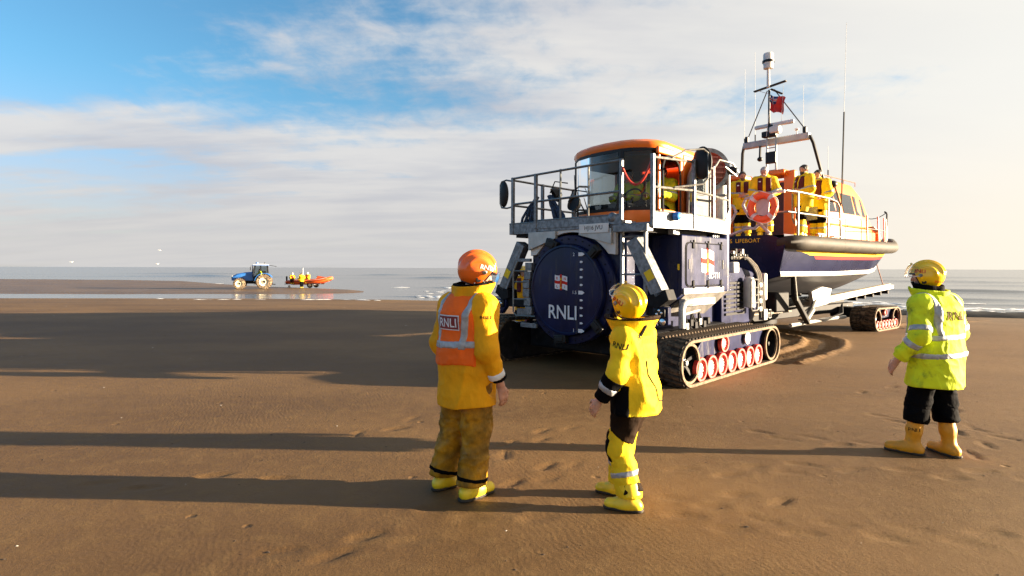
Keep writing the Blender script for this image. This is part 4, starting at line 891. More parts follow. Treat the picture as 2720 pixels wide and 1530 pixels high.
    SR('stern_rail', on0([(-1.55, 2.58), (-1.28, 2.85), (-.95, 3.15), (-.88, 3.30), (-.95, 3.45), (-1.3, 3.52), (-1.9, 3.55)]), .035)
    SR('stern_rail', on0([(-.55, 2.58), (-.95, 2.72), (-1.18, 2.72), (-1.30, 2.82)]), .035)
    SR('stern_rail', on0([(.30, 2.56), (.62, 3.0), (.70, 3.15), (.62, 3.30), (.3, 3.36)]), .035)
    for y in (-1.45, 1.45): SR('stern_post', [(.06, y, 2.5), (.06, y, 3.5)], .028, STEEL)
    for sy in (-1, 1):
        SR('side_rail', [(.02, sy * 1.45, 3.55), (.10, sy * 1.90, 3.57), (.6, sy * 1.97, 3.57), (2.25, sy * 1.98, 3.55), (2.75, sy * 1.98, 3.50), (2.95, sy * 1.98, 3.35), (3.0, sy * 1.98, 2.55)], .026, STEEL)
        SR('side_rail', [(.02, sy * 1.55, 3.07), (.12, sy * 1.92, 3.08), (2.25, sy * 1.98, 3.07), (2.98, sy * 1.98, 3.05)], .024, STEEL)
        for u in (.55, 2.25): SR('rail_post', [(u, sy * 1.96, 2.45), (u, sy * 1.97, 3.56)], .026, STEEL)
        for u, h in ((5.2, .78), (6.4, .8), (7.6, .8), (8.8, .80), (9.9, .78), (10.8, .75), (11.5, .72)):
            SR('bow_rail_post', [(u, sy * (hi(SB, u) - .06), hi(SZ, u) + .12), (u, sy * (hi(SB, u) - .08), hi(SZ, u) + .15 + h)], .022, RAILR)
        SR('bow_rail', [(u, sy * (hi(SB, u) - .08), hi(SZ, u) + .55) for u in (5.2, 6.4, 7.6, 8.8, 9.9, 10.8, 11.5)], .012, STEEL)
        SR('bow_rail', [(u, sy * (hi(SB, u) - .08), hi(SZ, u) + .93 - .10 * (k % 2)) for k, u in enumerate((7.6, 8.2, 8.8, 9.4, 9.9, 10.4, 10.8, 11.2, 11.5))], .010, STEEL)
    part('bow_hoop', BLACK, T, lambda b: (b.tube([(11.2, -.5, 2.8), (11.2, -.5, 3.80), (11.2, -.42, 3.9)], .03, 8), b.tube([(11.2, .5, 2.8), (11.2, .5, 3.80), (11.2, .42, 3.9)], .03, 8), b.tube([(11.2, -.5 + 1.0 * k / 8, 3.87 - .22 * (1 - (k / 4 - 1) ** 2)) for k in range(9)], .014, 6)))
    part('life_ring_rack', RED, T, lambda b: b.box((9.6, -.95, 3.0), (.12, .10, .5)), bevel=.02)
    part('deck_floodlight', BLACK, T, lambda b: (b.sphere((3.15, -1.72, 4.02), (.12, .12, .10), 14, 8), b.tube([(3.0, -1.98, 3.4), (3.08, -1.8, 3.95)], .022, 6)))
    # mast: gantry beam, legs, ladder mast, pole, lights, radar
    bm_ = part('gantry_beam', GREYP, T, lambda b: b.box((3.5, 0, 5.50), (.18, 1.95, .20)), bevel=.03)
    for sy in (-1, 1):
        part('gantry_leg', BLACK, T, lambda b: b.tube([(3.5, sy * .97, 5.52), (3.55, sy * 1.05, 5.3), (3.8, sy * 1.22, 4.28)], .045, 8))
        part('mast_stay', BLACK, T, lambda b: b.tube([(3.2, sy * .10, 6.95), (3.5, sy * .88, 5.66)], .016, 6))
        part('beam_lamp', BLACK, bm_, lambda b: b.box((3.45, sy * .86, 5.68), (.10, .10, .18)), bevel=.02)
        part('ladder_leg', ALU, T, lambda b: b.tube([(3.25, sy * .14, 4.2), (3.28, sy * .13, 5.75)], .032, 8))
    for z in (4.4, 4.62, 4.84, 5.06, 5.28): part('mast_rung', ALU, T, lambda b: b.tube([(3.26, -.14, z), (3.26, .14, z)], .016, 6))
    part('mast_screen', BLACK, T, lambda b: b.box((3.20, -.02, 4.98), (.12, .30, .34)), bevel=.02)
    part('hanging_lamp', BLACK, T, lambda b: (b.tube([(3.42, .42, 5.4), (3.40, .42, 5.08)], .035, 8), b.sphere((3.40, .42, 5.02), (.08, .08, .07), 12, 8)))
    part('mast_pole', BLACK, T, lambda b: b.cyl((3.15, .02, 5.6), (3.15, .02, 6.95), .035, .03, 10))
    part('mast_knuckle', BLACK, T, lambda b: (b.box((3.25, .05, 5.68), (.2, .42, .18)), b.box((3.2, .0, 5.85), (.14, .16, .16))), bevel=.03)
    part('spreader', BLACK, T, lambda b: (b.bar((3.1, -.50, 7.08), (3.1, .45, 6.98), .10, .04), b.bar((3.1, -.05, 6.95), (3.4, -.25, 6.82), .10, .02)), bevel=.008)
    sp = part('upper_pole', WHITE, T, lambda b: b.cyl((3.05, 0, 7.0), (3.05, 0, 7.52), .045, .038, 14))
    part('mast_beacon', WHITE, sp, lambda b: b.lathe((3.05, 0, 7.52), (0, 0, 1), [(.02, 0), (.13, .02), (.14, .20), (.14, .42), (.12, .46), (.02, .47)], 20))
    part('beacon_collar', BLACK, sp, lambda b: b.lathe((3.05, 0, 7.70), (0, 0, 1), [(.10, 0), (.165, .01), (.165, .07), (.10, .08)], 20))
    rd = part('radar_scanner', WHITE, T, lambda b: b.bar((3.35, .55, 5.96), (3.1, -.72, 5.90), .10, .12), bevel=.04)
    part('radar_motor', WHITE, rd, lambda b: (b.box((3.25, -.10, 5.78), (.26, .32, .22)), b.cyl((3.25, -.08, 5.85), (3.25, -.08, 5.95), .06)), bevel=.05)
    part('gps_dome', WHITE, T, lambda b: (b.cyl((3.5, -.62, 5.6), (3.5, -.62, 5.72), .018, n=8), b.sphere((3.5, -.62, 5.74), (.07, .07, .04), 12, 6)))
    WH = mat('aerial_white', (.22, .22, .22), .5, var=.03)
    for base, mid, tp in (((3.0, -2.0, 3.45), (3.15, -2.0, 5.9), (3.3, -2.0, 8.3)), ((3.55, .98, 5.55), (3.55, .99, 5.75), (3.6, 1.0, 7.9)), ((3.5, .62, 5.6), (3.5, .62, 5.8), (3.5, .63, 8.3)), ((3.5, -.80, 5.6), (3.5, -.80, 5.7), (3.5, -.80, 6.95)), ((4.3, -1.15, 4.4), (4.3, -1.15, 4.6), (4.3, -1.15, 5.3))):
        a_ = part('whip_aerial', BLACK, T, lambda b: b.tube([base, mid], .02, 6)); part('aerial_tip', WH, a_, lambda b: b.tube([mid, tp], [.0055, .004], 5))
    part('aerial_bracket', BLACK, T, lambda b: b.tube([(3.0, -1.95, 3.5), (3.05, -1.5, 3.6), (3.4, -1.46, 3.6)], .02, 6))
    return T
BOAT = lifeboat()
def local(root, p): return root.matrix_basis @ Vector(p)
# red ensign on the mast
def ensign():
    fl = thing('ensign_flag', 'small red ensign hanging from the mast of the lifeboat', 'flag', (BO[0] + 3.1 * math.cos(BA), BO[1] + 3.1 * math.sin(BA), 6.35), BA)
    n, m = 22, 12
    def P(a, b, k=0):  # a along the fly, b up
        return (.05 * math.sin(a * 9 + b * 2) + .03 * math.sin(b * 7) + k, -.02 - a * .48 * (1 - .22 * (1 - b)), b * .46 - a * .22 - .04 * math.sin(a * 6))
    def sheet(b, a0, a1, b0, b1, k=0):
        A, B_ = np.linspace(a0, a1, n), np.linspace(b0, b1, m)
        b.add([P(a, q, k) for q in B_ for a in A], [(j * n + i, j * n + i + 1, (j + 1) * n + i + 1, (j + 1) * n + i) for j in range(m - 1) for i in range(n - 1)])
    cl = part('flag_cloth', mat('ensign_red', (.62, .03, .025), .75, var=.06), fl, lambda b: sheet(b, 0, 1, 0, 1), 60)
    part('flag_canton', mat('ensign_blue', (.015, .02, .10), .75), cl, lambda b: [sheet(b, 0, .5, .5, 1, k) for k in (-.006, .006)], 60)
    part('canton_white', PRINTW, cl, lambda b: [(sheet(b, 0, .5, .67, .83, k), sheet(b, .19, .31, .5, 1, k)) for k in (-.009, .009)], 60)
    part('canton_red', PRINTR, cl, lambda b: [(sheet(b, 0, .5, .71, .79, k), sheet(b, .22, .28, .5, 1, k)) for k in (-.012, .012)], 60)
    part('flag_halyard', WHITE, fl, lambda b: (b.tube([(0, .35, .65), (0, .0, .46), (0, -.02, 0), (.05, .1, -.75)], .008, 5), b.tube([(0, -.42, .62), (0, -.35, -.6)], .006, 5)))
ensign()
# lifebuoy on the stern rail
def lifebuoy():
    p = local(BOAT, (-.07, -1.42, 3.20)); L = thing('lifebuoy', 'orange ring lifebuoy with silver bands hung on the stern rail', 'lifebuoy', p, BA)
    rg = part('ring', mat('buoy_orange', (.80, .12, .03), .55, var=.06), L, lambda b: b.tube([(0, .29 * math.sin(a), .29 * math.cos(a)) for a in np.linspace(0, 6.283, 40, endpoint=False)], .085, 14, close=True))
    SIL = mat('silver_tape', (.62, .62, .62), .35, var=.08)
    for k in range(4):
        a0 = R(45 + 90 * k)
        part('reflective_band', SIL, rg, lambda b: b.tube([(0, .29 * math.sin(a0 + d), .29 * math.cos(a0 + d)) for d in np.linspace(-.14, .14, 5)], .088, 14))
    part('grab_line', WHITE, rg, lambda b: b.tube([(-.05, (.375 + .03 * math.sin(4 * a)) * math.sin(a), (.375 + .03 * math.sin(4 * a)) * math.cos(a)) for a in np.linspace(0, 6.283, 48, endpoint=False)], .011, 6, close=True))
    part('back_plate', GREYP, L, lambda b: b.prism(rounded([(-.12, -.22), (.16, -.16), (.18, .22), (-.16, .20)], .06), .02, .04, lambda a, c, h: (h, a, c)))
lifebuoy()

def carriage():
    T = thing('boat_carriage', 'dark steel tracked carriage carrying the lifeboat behind the tractor', 'carriage', (BO[0], BO[1], -.02), BA)
    for sy in (-1, 1):
        make_track(T, sy * 2.25, sy * 1.60, 4.98, 6.48, .345, .345, .335, .335, [5.0 + .245 * k for k in range(7)], .125, ret=(5.62, .52), lugs='top')
        cb = part('cradle_beam', ALU, T, lambda b: b.bar((3.3, sy * 1.0, .80), (9.8, sy * 1.0, 1.16), .30, .13), bevel=.015)
        part('beam_pad', mat('bearing_pad', (.45, .40, .30), .6, var=.12), cb, lambda b: b.bar((3.4, sy * 1.0, .895), (9.7, sy * 1.0, 1.245), .20, .04), bevel=.01)
        part('beam_bracket', ALU, T, lambda b: b.prism([(3.0, .72), (3.9, .78), (4.15, 1.22), (3.55, 1.28), (2.85, 1.16)], 0, .12, lambda a, c, h: (a, sy * (1.20 + h), c)), bevel=.02)
        [part('beam_roller', DARK, T, lambda b: b.cyl((6.5 + .7 * k, sy * .88, .84 + .036 * k), (6.5 + .7 * k, sy * 1.14, .84 + .036 * k), .06, n=12)) for k in range(5)]
        part('side_girder', DARK, T, lambda b: b.bar((-1.2, sy * .55, .52), (6.6, sy * .9, .60), .22, .26), bevel=.02)
        part('lift_ram', STEEL, T, lambda b: (b.cyl((2.2, sy * 1.5, .50), (3.3, sy * 1.25, 1.0), .055, n=10), b.cyl((2.0, sy * 1.5, .42), (2.6, sy * 1.42, .68), .085, n=12)))
        part('tie_bar', ALU, T, lambda b: (b.tube([(1.2, sy * 1.5, .36), (3.4, sy * 1.55, .42), (4.6, sy * 1.5, .40)], .05, 8)))
        part('hose_run', DARK, T, lambda b: [b.tube([(2.0, sy * (1.35 + .04 * k), .45), (3.0, sy * (1.6 + .04 * k), .38 + .03 * k), (3.9, sy * (1.62 + .04 * k), .55), (4.4, sy * 1.5, .80)], .022, 6) for k in range(3)])
        part('support_arm', DARK, T, lambda b: (b.bar((1.9, sy * 1.62, .40), (.9, sy * 1.70, 1.15), .12, .12), b.bar((.9, sy * 1.70, 1.15), (.85, sy * 1.72, 1.75), .10, .10)), bevel=.02)
        part('arm_rod', STEEL, T, lambda b: b.cyl((.88, sy * 1.80, 1.0), (.75, sy * 1.80, 1.62), .03, n=8))
        part('axle_arm', DARK, T, lambda b: b.box((5.7, sy * 1.2, .48), (.5, .9, .30)), bevel=.03)
        part('bow_strop', RAILR, T, lambda b: b.tube([(9.4, sy * .95, 1.22), (9.35, sy * .75, 2.0)], .018, 6))
    part('spine_beam', DARK, T, lambda b: b.bar((-1.6, 0, .55), (8.0, 0, .75), .45, .34), bevel=.03)
    part('turntable', DARK, T, lambda b: (b.cyl((1.9, 0, .30), (1.9, 0, .95), .75, n=32), b.cyl((1.9, 0, .95), (1.9, 0, 1.02), .95, n=32)))
    part('stern_chock', DARK, T, lambda b: (b.box((.9, -1.2, .95), (.7, .5, .5)), b.box((.9, 1.2, .95), (.7, .5, .5)), b.box((.9, 0, .78), (.7, 2.8, .2))), bevel=.04)
    part('tow_bar', DARK, T, lambda b: b.bar((-2.4, -.25, .58), (-1.2, 0, .55), .3, .26), bevel=.03)
    part('deck_plate', mat('sandy_plate', (.16, .12, .08), .7, var=.2), T, lambda b: b.box((.2, -1.05, .70), (2.6, .7, .05)), bevel=.01)
    return T
CARR = carriage()
# ------------------------------------------------------------------ people: clothes and bodies as smooth blended surfaces
class Field:
    """distance field on a regular grid; shapes are blended in, cut and meshed with surface nets"""
    def __init__(s, lo, hi_, h):
        s.lo = vec(lo); s.h = h; s.n = np.ceil((vec(hi_) - s.lo) / h).astype(int) + 1
        s.ax = [s.lo[k] + h * np.arange(s.n[k]) for k in range(3)]
        s.v = np.full(tuple(s.n), 0.5)
    def pts(s):
        X, Y, Z = np.meshgrid(*s.ax, indexing='ij'); return np.stack([X, Y, Z], -1)
    def copy(s):
        f = Field.__new__(Field); f.lo, f.h, f.n, f.ax, f.v = s.lo, s.h, s.n, s.ax, s.v.copy(); return f
    def _slice(s, lo, hi_):
        a = np.clip(np.floor((lo - s.lo) / s.h).astype(int), 0, s.n); b = np.clip(np.ceil((hi_ - s.lo) / s.h).astype(int) + 1, 0, s.n)
        return tuple(slice(i, j) for i, j in zip(a, b))
    def cone(s, a, b, ra, rb, k=0.03, wide=None, sub=False):
        """tapered capsule; wide=(axis, factor) stretches its section along an axis"""
        a, b = vec(a), vec(b); m = max(ra, rb) * (wide[1] if wide else 1) + k + 4 * s.h
        sl = s._slice(np.minimum(a, b) - m, np.maximum(a, b) + m)
        if any(q.stop <= q.start for q in sl): return s
        X, Y, Z = np.meshgrid(*[s.ax[i][sl[i]] for i in range(3)], indexing='ij'); P = np.stack([X, Y, Z], -1)
        ab = b - a; L2 = ab @ ab + 1e-9; t = np.clip(((P - a) @ ab) / L2, 0, 1)
        q = P - a - t[..., None] * ab
        if wide:
            w = vec(wide[0]); w = w / np.linalg.norm(w); c = q @ w; q = q - (c * (1 - 1 / wide[1]))[..., None] * w
        d = np.linalg.norm(q, axis=-1) - (ra + t * (rb - ra)); old = s.v[sl]
        if sub: s.v[sl] = np.maximum(old, -d)
        else:
            h_ = np.clip(k - np.abs(old - d), 0, None) / k; s.v[sl] = np.minimum(old, d) - h_ * h_ * k * .25
        return s
    def ball(s, c, r, k=.02, sub=False):
        r = vec(r) if hasattr(r, '__len__') else vec((r, r, r)); c = vec(c); m = r + k + 4 * s.h; sl = s._slice(c - m, c + m)
        if any(q.stop <= q.start for q in sl): return s
        X, Y, Z = np.meshgrid(*[s.ax[i][sl[i]] for i in range(3)], indexing='ij'); P = (np.stack([X, Y, Z], -1) - c) / r
        d = (np.linalg.norm(P, axis=-1) - 1) * r.min(); old = s.v[sl]
        if sub: s.v[sl] = np.maximum(old, -d)
        else:
            h_ = np.clip(k - np.abs(old - d), 0, None) / k; s.v[sl] = np.minimum(old, d) - h_ * h_ * k * .25
        return s
    def crease(s, amp, f, seed, stretch=(1, 1, 1)):
        m = np.abs(s.v) < .07; idx = np.argwhere(m); P = s.lo + idx * s.h
        Q = P * vec(stretch); n = fbm(Q, f, seed, 3)
        w = Q + .05 * np.stack([fbm(Q, f * .6, seed + 40 + i, 1) for i in range(3)], -1); rg = 1 - np.abs(fbm(w, f * .75, seed + 71, 2)) * 2.2
        s.v[m] += amp * (.55 * n - .95 * np.clip(rg, 0, 1) ** 2.5 + .2); return s
    def cut(s, fn):
        s.v = np.maximum(s.v, fn(s.pts())); return s
    def mesh(s):
        v = s.v; sg = v < 0
        c = np.zeros(tuple(s.n - 1), int); corners = [(i, j, k) for i in (0, 1) for j in (0, 1) for k in (0, 1)]
        sh = lambda A, i, j, k: A[i:A.shape[0] - 1 + i, j:A.shape[1] - 1 + j, k:A.shape[2] - 1 + k]
        for q in corners: c += sh(sg, *q)
        act = (c > 0) & (c < 8); ids = np.full(c.shape, -1); cells = np.argwhere(act); ids[act] = np.arange(len(cells))
        acc = np.zeros((len(cells), 3)); cnt = np.zeros(len(cells))
        for a in corners:
            for ax in range(3):
                if a[ax]: continue
                b = list(a); b[ax] = 1
                va = v[cells[:, 0] + a[0], cells[:, 1] + a[1], cells[:, 2] + a[2]]; vb = v[cells[:, 0] + b[0], cells[:, 1] + b[1], cells[:, 2] + b[2]]
                m = (va < 0) != (vb < 0); t = va[m] / (va[m] - vb[m]); p = np.tile(np.array(a, float), (m.sum(), 1)); p[:, ax] = t
                acc[m] += p; cnt[m] += 1
        V = s.lo + (cells + acc / cnt[:, None]) * s.h; F = []
        for ax in range(3):
            o1, o2 = [(1, 2), (2, 0), (0, 1)][ax]
            A = np.moveaxis(sg, ax, 0); d = A[:-1] != A[1:]; fw = A[:-1] & ~A[1:]
            d = np.moveaxis(d, 0, ax); fw = np.moveaxis(fw, 0, ax)
            e = np.argwhere(d); ok = (e[:, o1] > 0) & (e[:, o2] > 0) & (e[:, o1] < s.n[o1] - 1) & (e[:, o2] < s.n[o2] - 1); e = e[ok]
            if not len(e): continue
            q = []
            for d1, d2 in ((-1, -1), (0, -1), (0, 0), (-1, 0)):
                w = e.copy(); w[:, o1] += d1; w[:, o2] += d2; q.append(ids[w[:, 0], w[:, 1], w[:, 2]])
            q = np.stack(q, 1); f_ = fw[e[:, 0], e[:, 1], e[:, 2]]; q[~f_] = q[~f_][:, ::-1]; F.append(q)
        return V, np.concatenate(F) if F else np.zeros((0, 4), int)
    def obj(s, name, m, parent):
        V, F = s.mesh(); me = bpy.data.meshes.new(name)
        me.vertices.add(len(V)); me.vertices.foreach_set('co', V.ravel()); me.loops.add(4 * len(F)); me.loops.foreach_set('vertex_index', F.ravel())
        me.polygons.add(len(F)); me.polygons.foreach_set('loop_start', np.arange(len(F)) * 4); me.polygons.foreach_set('loop_total', np.full(len(F), 4))
        me.update(calc_edges=True); me.validate(); me.polygons.foreach_set('use_smooth', [True] * len(me.polygons)); me.materials.append(m)
        o = bpy.data.objects.new(name, me); COL.objects.link(o); o.parent = parent; s.last = (V, F); return o
def fold_mat(name, col, rough=.62, var=.08, bump=.006, dirt=0.0, dcol=(.10, .07, .03), dscale=5.0, spec=.18, fscale=16):
    return mat(name, col, rough, var=var, vscale=4, bump=bump, bscale=fscale, dirt=dirt, dcol=dcol, dscale=dscale, bstretch=(1, 1, .55), spec=spec)
SKIN = mat('skin', (.50, .25, .17), .5, var=.08, vscale=25); SKINP = mat('skin_pale', (.58, .32, .22), .5, var=.08, vscale=25)
HAIRD = mat('hair_dark', (.018, .012, .009), .6, var=.3, vscale=40, bump=.004, bscale=90); HAIRG = mat('hair_grey', (.42, .41, .40), .6, var=.25, vscale=40, bump=.004, bscale=90)
OIL = fold_mat('oilskin_yellow', (.78, .35, .008), .68, .08, .010, spec=.12); OILY = fold_mat('oilskin_bright', (.76, .52, .016), .68, .07, .009, spec=.12, dirt=.12, dcol=(.55, .36, .02))
OILD = fold_mat('oilskin_soiled', (.46, .22, .010), .45, .30, .010, dirt=.72, dcol=(.13, .075, .014), dscale=1.7)
HIVIS = fold_mat('hivis_yellow', (.62, .74, .020), .72, .06, .007, dirt=.34, dcol=(.20, .27, .02), dscale=7.0)
VEST = fold_mat('hivis_orange', (.88, .135, .010), .65, .05, .006)
TAPE = mat('reflective_tape', (.36, .37, .39), .45, metal=.25, var=.12, vscale=20, bump=.003, bscale=30)
TAPEW = mat('cuff_tape_white', (.68, .69, .70), .45, var=.05)
NAVYC = fold_mat('dark_cloth', (.0035, .0035, .0045), .8, .2, .008, spec=.04); BROWNC = fold_mat('brown_cloth', (.020, .011, .006), .75, .2, .008, spec=.06)
BOOT = mat('boot_yellow', (.62, .28, .010), .5, var=.08, vscale=8, dirt=.25, dcol=(.35, .2, .06), dscale=9); BOOTL = mat('boot_bright', (.80, .58, .02), .4, var=.06, vscale=8, dirt=.2, dcol=(.4, .26, .06), dscale=9)
SOLE = mat('boot_sole', (.030, .024, .018), .8, var=.2)
HELMO = mat('helmet_orange', (.86, .14, .010), .22, var=.04, vscale=3, coat=.3); HELMY = mat('helmet_yellow', (.86, .52, .006), .22, var=.04, vscale=3, coat=.3)
LJ = fold_mat('lifejacket_maroon', (.085, .010, .014), .6, .15, .006)
EYEW = mat('eye_dark', (.03, .02, .015), .2)

def rot2(p, a): c, s = math.cos(a), math.sin(a); return np.array([p[0] * c - p[1] * s, p[0] * s + p[1] * c, p[2]])
def add_hand(F, wrist, fwd, back, side, s=1.0, curl=.5):
    """palm and five bent fingers. fwd: towards the fingertips, back: back of the hand, side: towards the thumb"""
    w, f, b, t = vec(wrist), vec(fwd), vec(back), vec(side); f = f / np.linalg.norm(f); b = b / np.linalg.norm(b); t = t / np.linalg.norm(t)
    F.cone(w - f * .02, w + f * .03 * s, .027 * s, .030 * s, .015)
    for k in (-.03, -.01, .01, .03): F.cone(w + f * .02 * s + t * k * .7 * s, w + f * .085 * s + t * k * s, .017 * s, .0145 * s, .012)
    for k, L in ((-.031, .062), (-.011, .078), (.010, .082), (.031, .072)):
        p = w + f * .088 * s + t * k * s; d = f
        for seg, a in ((.42, curl * .7), (.33, curl), (.25, curl * .8)):
            d = d * math.cos(a) - b * math.sin(a); d = d / np.linalg.norm(d); q = p + d * L * seg * s; F.cone(p, q, .0095 * s, .0085 * s, .004); p = q
    p = w + f * .025 * s + t * .030 * s; q = p + (f * .6 + t * .65 - b * .25) * .045 * s; F.cone(p, q, .014 * s, .011 * s, .010); F.cone(q, q + (f * .9 + t * .1 - b * .3) * .036 * s, .0105 * s, .009 * s, .006)
def head_axes(yaw, pitch):
    """forward, right, up of the head; yaw to the right, pitch down"""
    f = vec((math.sin(yaw) * math.cos(pitch), math.cos(yaw) * math.cos(pitch), -math.sin(pitch))); r = vec((math.cos(yaw), -math.sin(yaw), 0)); return f, r, np.cross(r, f)
def add_head(F, c, f, r, u, s=1.0, fine=True):
    c = vec(c)
    F.cone(c + u * .035 * s - f * .018 * s, c + u * .02 * s + f * .022 * s, .088 * s, .080 * s, .03)
    F.cone(c - u * .04 * s + f * .035 * s, c - u * .085 * s + f * .055 * s, .060 * s, .038 * s, .03)
    F.cone(c + u * .018 * s + f * .095 * s, c - u * .026 * s + f * .112 * s, .009 * s, .015 * s, .014)   # nose
    F.cone(c + u * .028 * s + f * .088 * s - r * .034 * s, c + u * .028 * s + f * .088 * s + r * .034 * s, .012 * s, .012 * s, .015)  # brow
    F.cone(c - u * .058 * s + f * .090 * s - r * .018 * s, c - u * .058 * s + f * .090 * s + r * .018 * s, .010 * s, .010 * s, .010)  # lips
    for k in (-1, 1):
        F.cone(c + r * k * .085 * s + u * .018 * s - f * .005 * s, c + r * k * .082 * s - u * .028 * s + f * .002 * s, .014 * s, .010 * s, .008)
        F.ball(c + r * k * .034 * s + u * .008 * s + f * .100 * s, .013 * s, .006, sub=True)
POSE = dict(ankL=(-.10, 0, .09), ankR=(.10, 0, .09), kneeL=(-.10, .04, .50), kneeR=(.10, .04, .50), hipL=(-.095, 0, .93), hipR=(.095, 0, .93), pel=(0, 0, .98), waist=(0, .0, 1.12), chest=(0, .0, 1.32), neck=(0, -.01, 1.49), head=(0, .025, 1.64), shL=(-.20, -.01, 1.43), shR=(.20, -.01, 1.43), elL=(-.27, -.04, 1.14), elR=(.27, -.04, 1.14), wrL=(-.28, .06, .89), wrR=(.28, .06, .89), footL=0.0, footR=0.0, yaw=0.0, pitch=0.1, handL=None, handR=None)
def scaled(pose, s): return {k: (tuple(vec(v) * s) if isinstance(v, tuple) and len(v) == 3 else v) for k, v in pose.items()}
def body_mesh(T, J, s, res, m=SKIN, hands=True, head=True):
    g = .30; pts = np.array([J[k] for k in J if isinstance(J[k], tuple) and not k.startswith('hand')]); F = Field(pts.min(0) - (.2, .25, .1), pts.max(0) + (.2, .25, .2), res)
    F.cone(J['pel'], J['waist'], .11 * s, .105 * s, .05, ((1, 0, 0), 1.25)); F.cone(J['waist'], J['chest'], .105 * s, .115 * s, .05, ((1, 0, 0), 1.25))
    F.cone(J['chest'], J['neck'], .11 * s, .055 * s, .05, ((1, 0, 0), 1.2)); F.cone(J['neck'], J['head'], .056 * s, .055 * s, .03)
    f, r, u = head_axes(J['yaw'], J['pitch'])
    if head: add_head(F, J['head'], f, r, u, s)
    for q in 'LR':
        sg = -1 if q == 'L' else 1
        F.cone(J['hip' + q], J['knee' + q], .078 * s, .055 * s, .05); F.cone(J['knee' + q], J['ank' + q], .055 * s, .036 * s, .03)
        a = J['foot' + q]; fd = vec((math.sin(a), math.cos(a), 0)); F.cone(vec(J['ank' + q]) - fd * .03 * s - (0, 0, .04 * s), vec(J['ank' + q]) + fd * .13 * s - (0, 0, .05 * s), .034 * s, .028 * s, .03)
        F.cone(J['neck'], J['sh' + q], .05 * s, .06 * s, .05); F.cone(J['sh' + q], J['el' + q], .052 * s, .040 * s, .04); F.cone(J['el' + q], J['wr' + q], .040 * s, .027 * s, .03)
        if hands:
            d = vec(J['wr' + q]) - vec(J['el' + q]); d /= np.linalg.norm(d)
            hd = J.get('hand' + q) or (d, (sg, -.2, .1), (0, 1, 0)); add_hand(F, vec(J['wr' + q]) + d * .02, hd[0], hd[1], hd[2], s)
    return F.obj('body', m, T)
def jacket_field(J, s, res, bulk=1.0, hem=.62, flare=1.0, cuff=.0, crease=.010, seed=1, collar=.06, belly=1.0, arm=None):
    pts = np.array([J[k] for k in ('shL', 'shR', 'elL', 'elR', 'wrL', 'wrR', 'neck', 'pel', 'chest')]); lo, hi_ = pts.min(0) - .30, pts.max(0) + .22; lo[2] = min(hem * s - .06, lo[2] + .05)
    F = Field(lo, hi_, res); P = lambda k: vec(J[k]); b = bulk * s
    hp = P('pel') * 1.0; hp[2] = hem * s
    W = ((1, 0, 0), 1.30)
    hf = max(belly, (1 + flare) / 2); F.cone(hp, P('pel'), .165 * b * flare, .160 * b * hf, .06, W); F.cone(P('pel'), P('waist'), .160 * b * hf, .150 * b * belly, .06, W); F.cone(P('waist'), P('chest'), .150 * b * belly, .152 * b, .06, W)
    up = P('neck') - (0, 0, .07 * s); F.cone(P('chest'), up, .150 * b, .105 * b, .06, ((1, 0, 0), 1.35)); F.cone(up, P('neck') + (0, 0, collar), .085 * b, .080 * b, .04)
    tb = b; b = (arm or bulk) * s; TOR = F.copy(); ARM = {}
    for q in 'LR':
        F.cone(up, P('sh' + q), .085 * tb, .082 * b, .07); TOR.cone(up, P('sh' + q), .085 * tb, .070 * b, .07); d = P('wr' + q) - P('el' + q); A_ = F.copy(); A_.v[:] = .5
        A_.cone(P('sh' + q), P('el' + q), .088 * b, .076 * b, .03); A_.cone(P('el' + q), P('wr' + q) - d * cuff, .076 * b, .055 * b, .04); ARM[q] = A_
        Zg = F.ax[2][None, None, :] * np.ones(tuple(F.n)); kk = .012 + .05 * np.clip((Zg - P('sh' + q)[2] + .10) / .10, 0, 1)
        dv = np.clip(kk - np.abs(F.v - A_.v), 0, None) / kk; F.v = np.minimum(F.v, A_.v) - dv * dv * kk * .25
    def rucks(G, qs):
        for q in qs:
            for a_, b_ in (('sh' + q, 'el' + q), ('el' + q, 'wr' + q)):
                A, B_ = P(a_), P(b_); ab = B_ - A; L = np.linalg.norm(ab); ab /= L; m = np.abs(G.v) < .05; idx = np.argwhere(m); Q = G.lo + idx * G.h; t = (Q - A) @ ab; rr = np.linalg.norm(Q - A - t[:, None] * ab, axis=1)
                wgt = np.clip((.13 * s - rr) / .04, 0, 1) * np.clip(t / .05, 0, 1) * np.clip((L - t) / .03 + .3, 0, 1)
                G.v[m] += crease * .42 * wgt * np.sin(t * 48 + 4.5 * fbm(Q, 11, seed + 9, 2)) * (0.35 + .65 * np.clip(fbm(Q, 9, seed + 3, 1) + .4, 0, 1))
    if crease:
        for G, qs in ((F, 'LR'), (TOR, ''), (ARM['L'], 'L'), (ARM['R'], 'R')):
            G.crease(crease * 1.05, 13, seed, (1, 1, .6)); G.crease(crease * .5, 36, seed + 5, (1, 1, .8)); rucks(G, qs)
    F.tor = TOR; F.arm = ARM
    zc = hem * s
    F.cut(lambda Q: zc + .012 * np.sin(Q[..., 0] * 9 + Q[..., 1] * 7) - Q[..., 2])
    for q in 'LR':
        w = P('wr' + q); d = w - P('el' + q); d /= np.linalg.norm(d)
        F.cut(lambda Q: np.minimum((Q - w + d * cuff * .25) @ d, .11 * s - np.linalg.norm(Q - w, axis=-1)))
    TOR.cut(lambda Q: zc + .012 * np.sin(Q[..., 0] * 9 + Q[..., 1] * 7) - Q[..., 2])
    return F
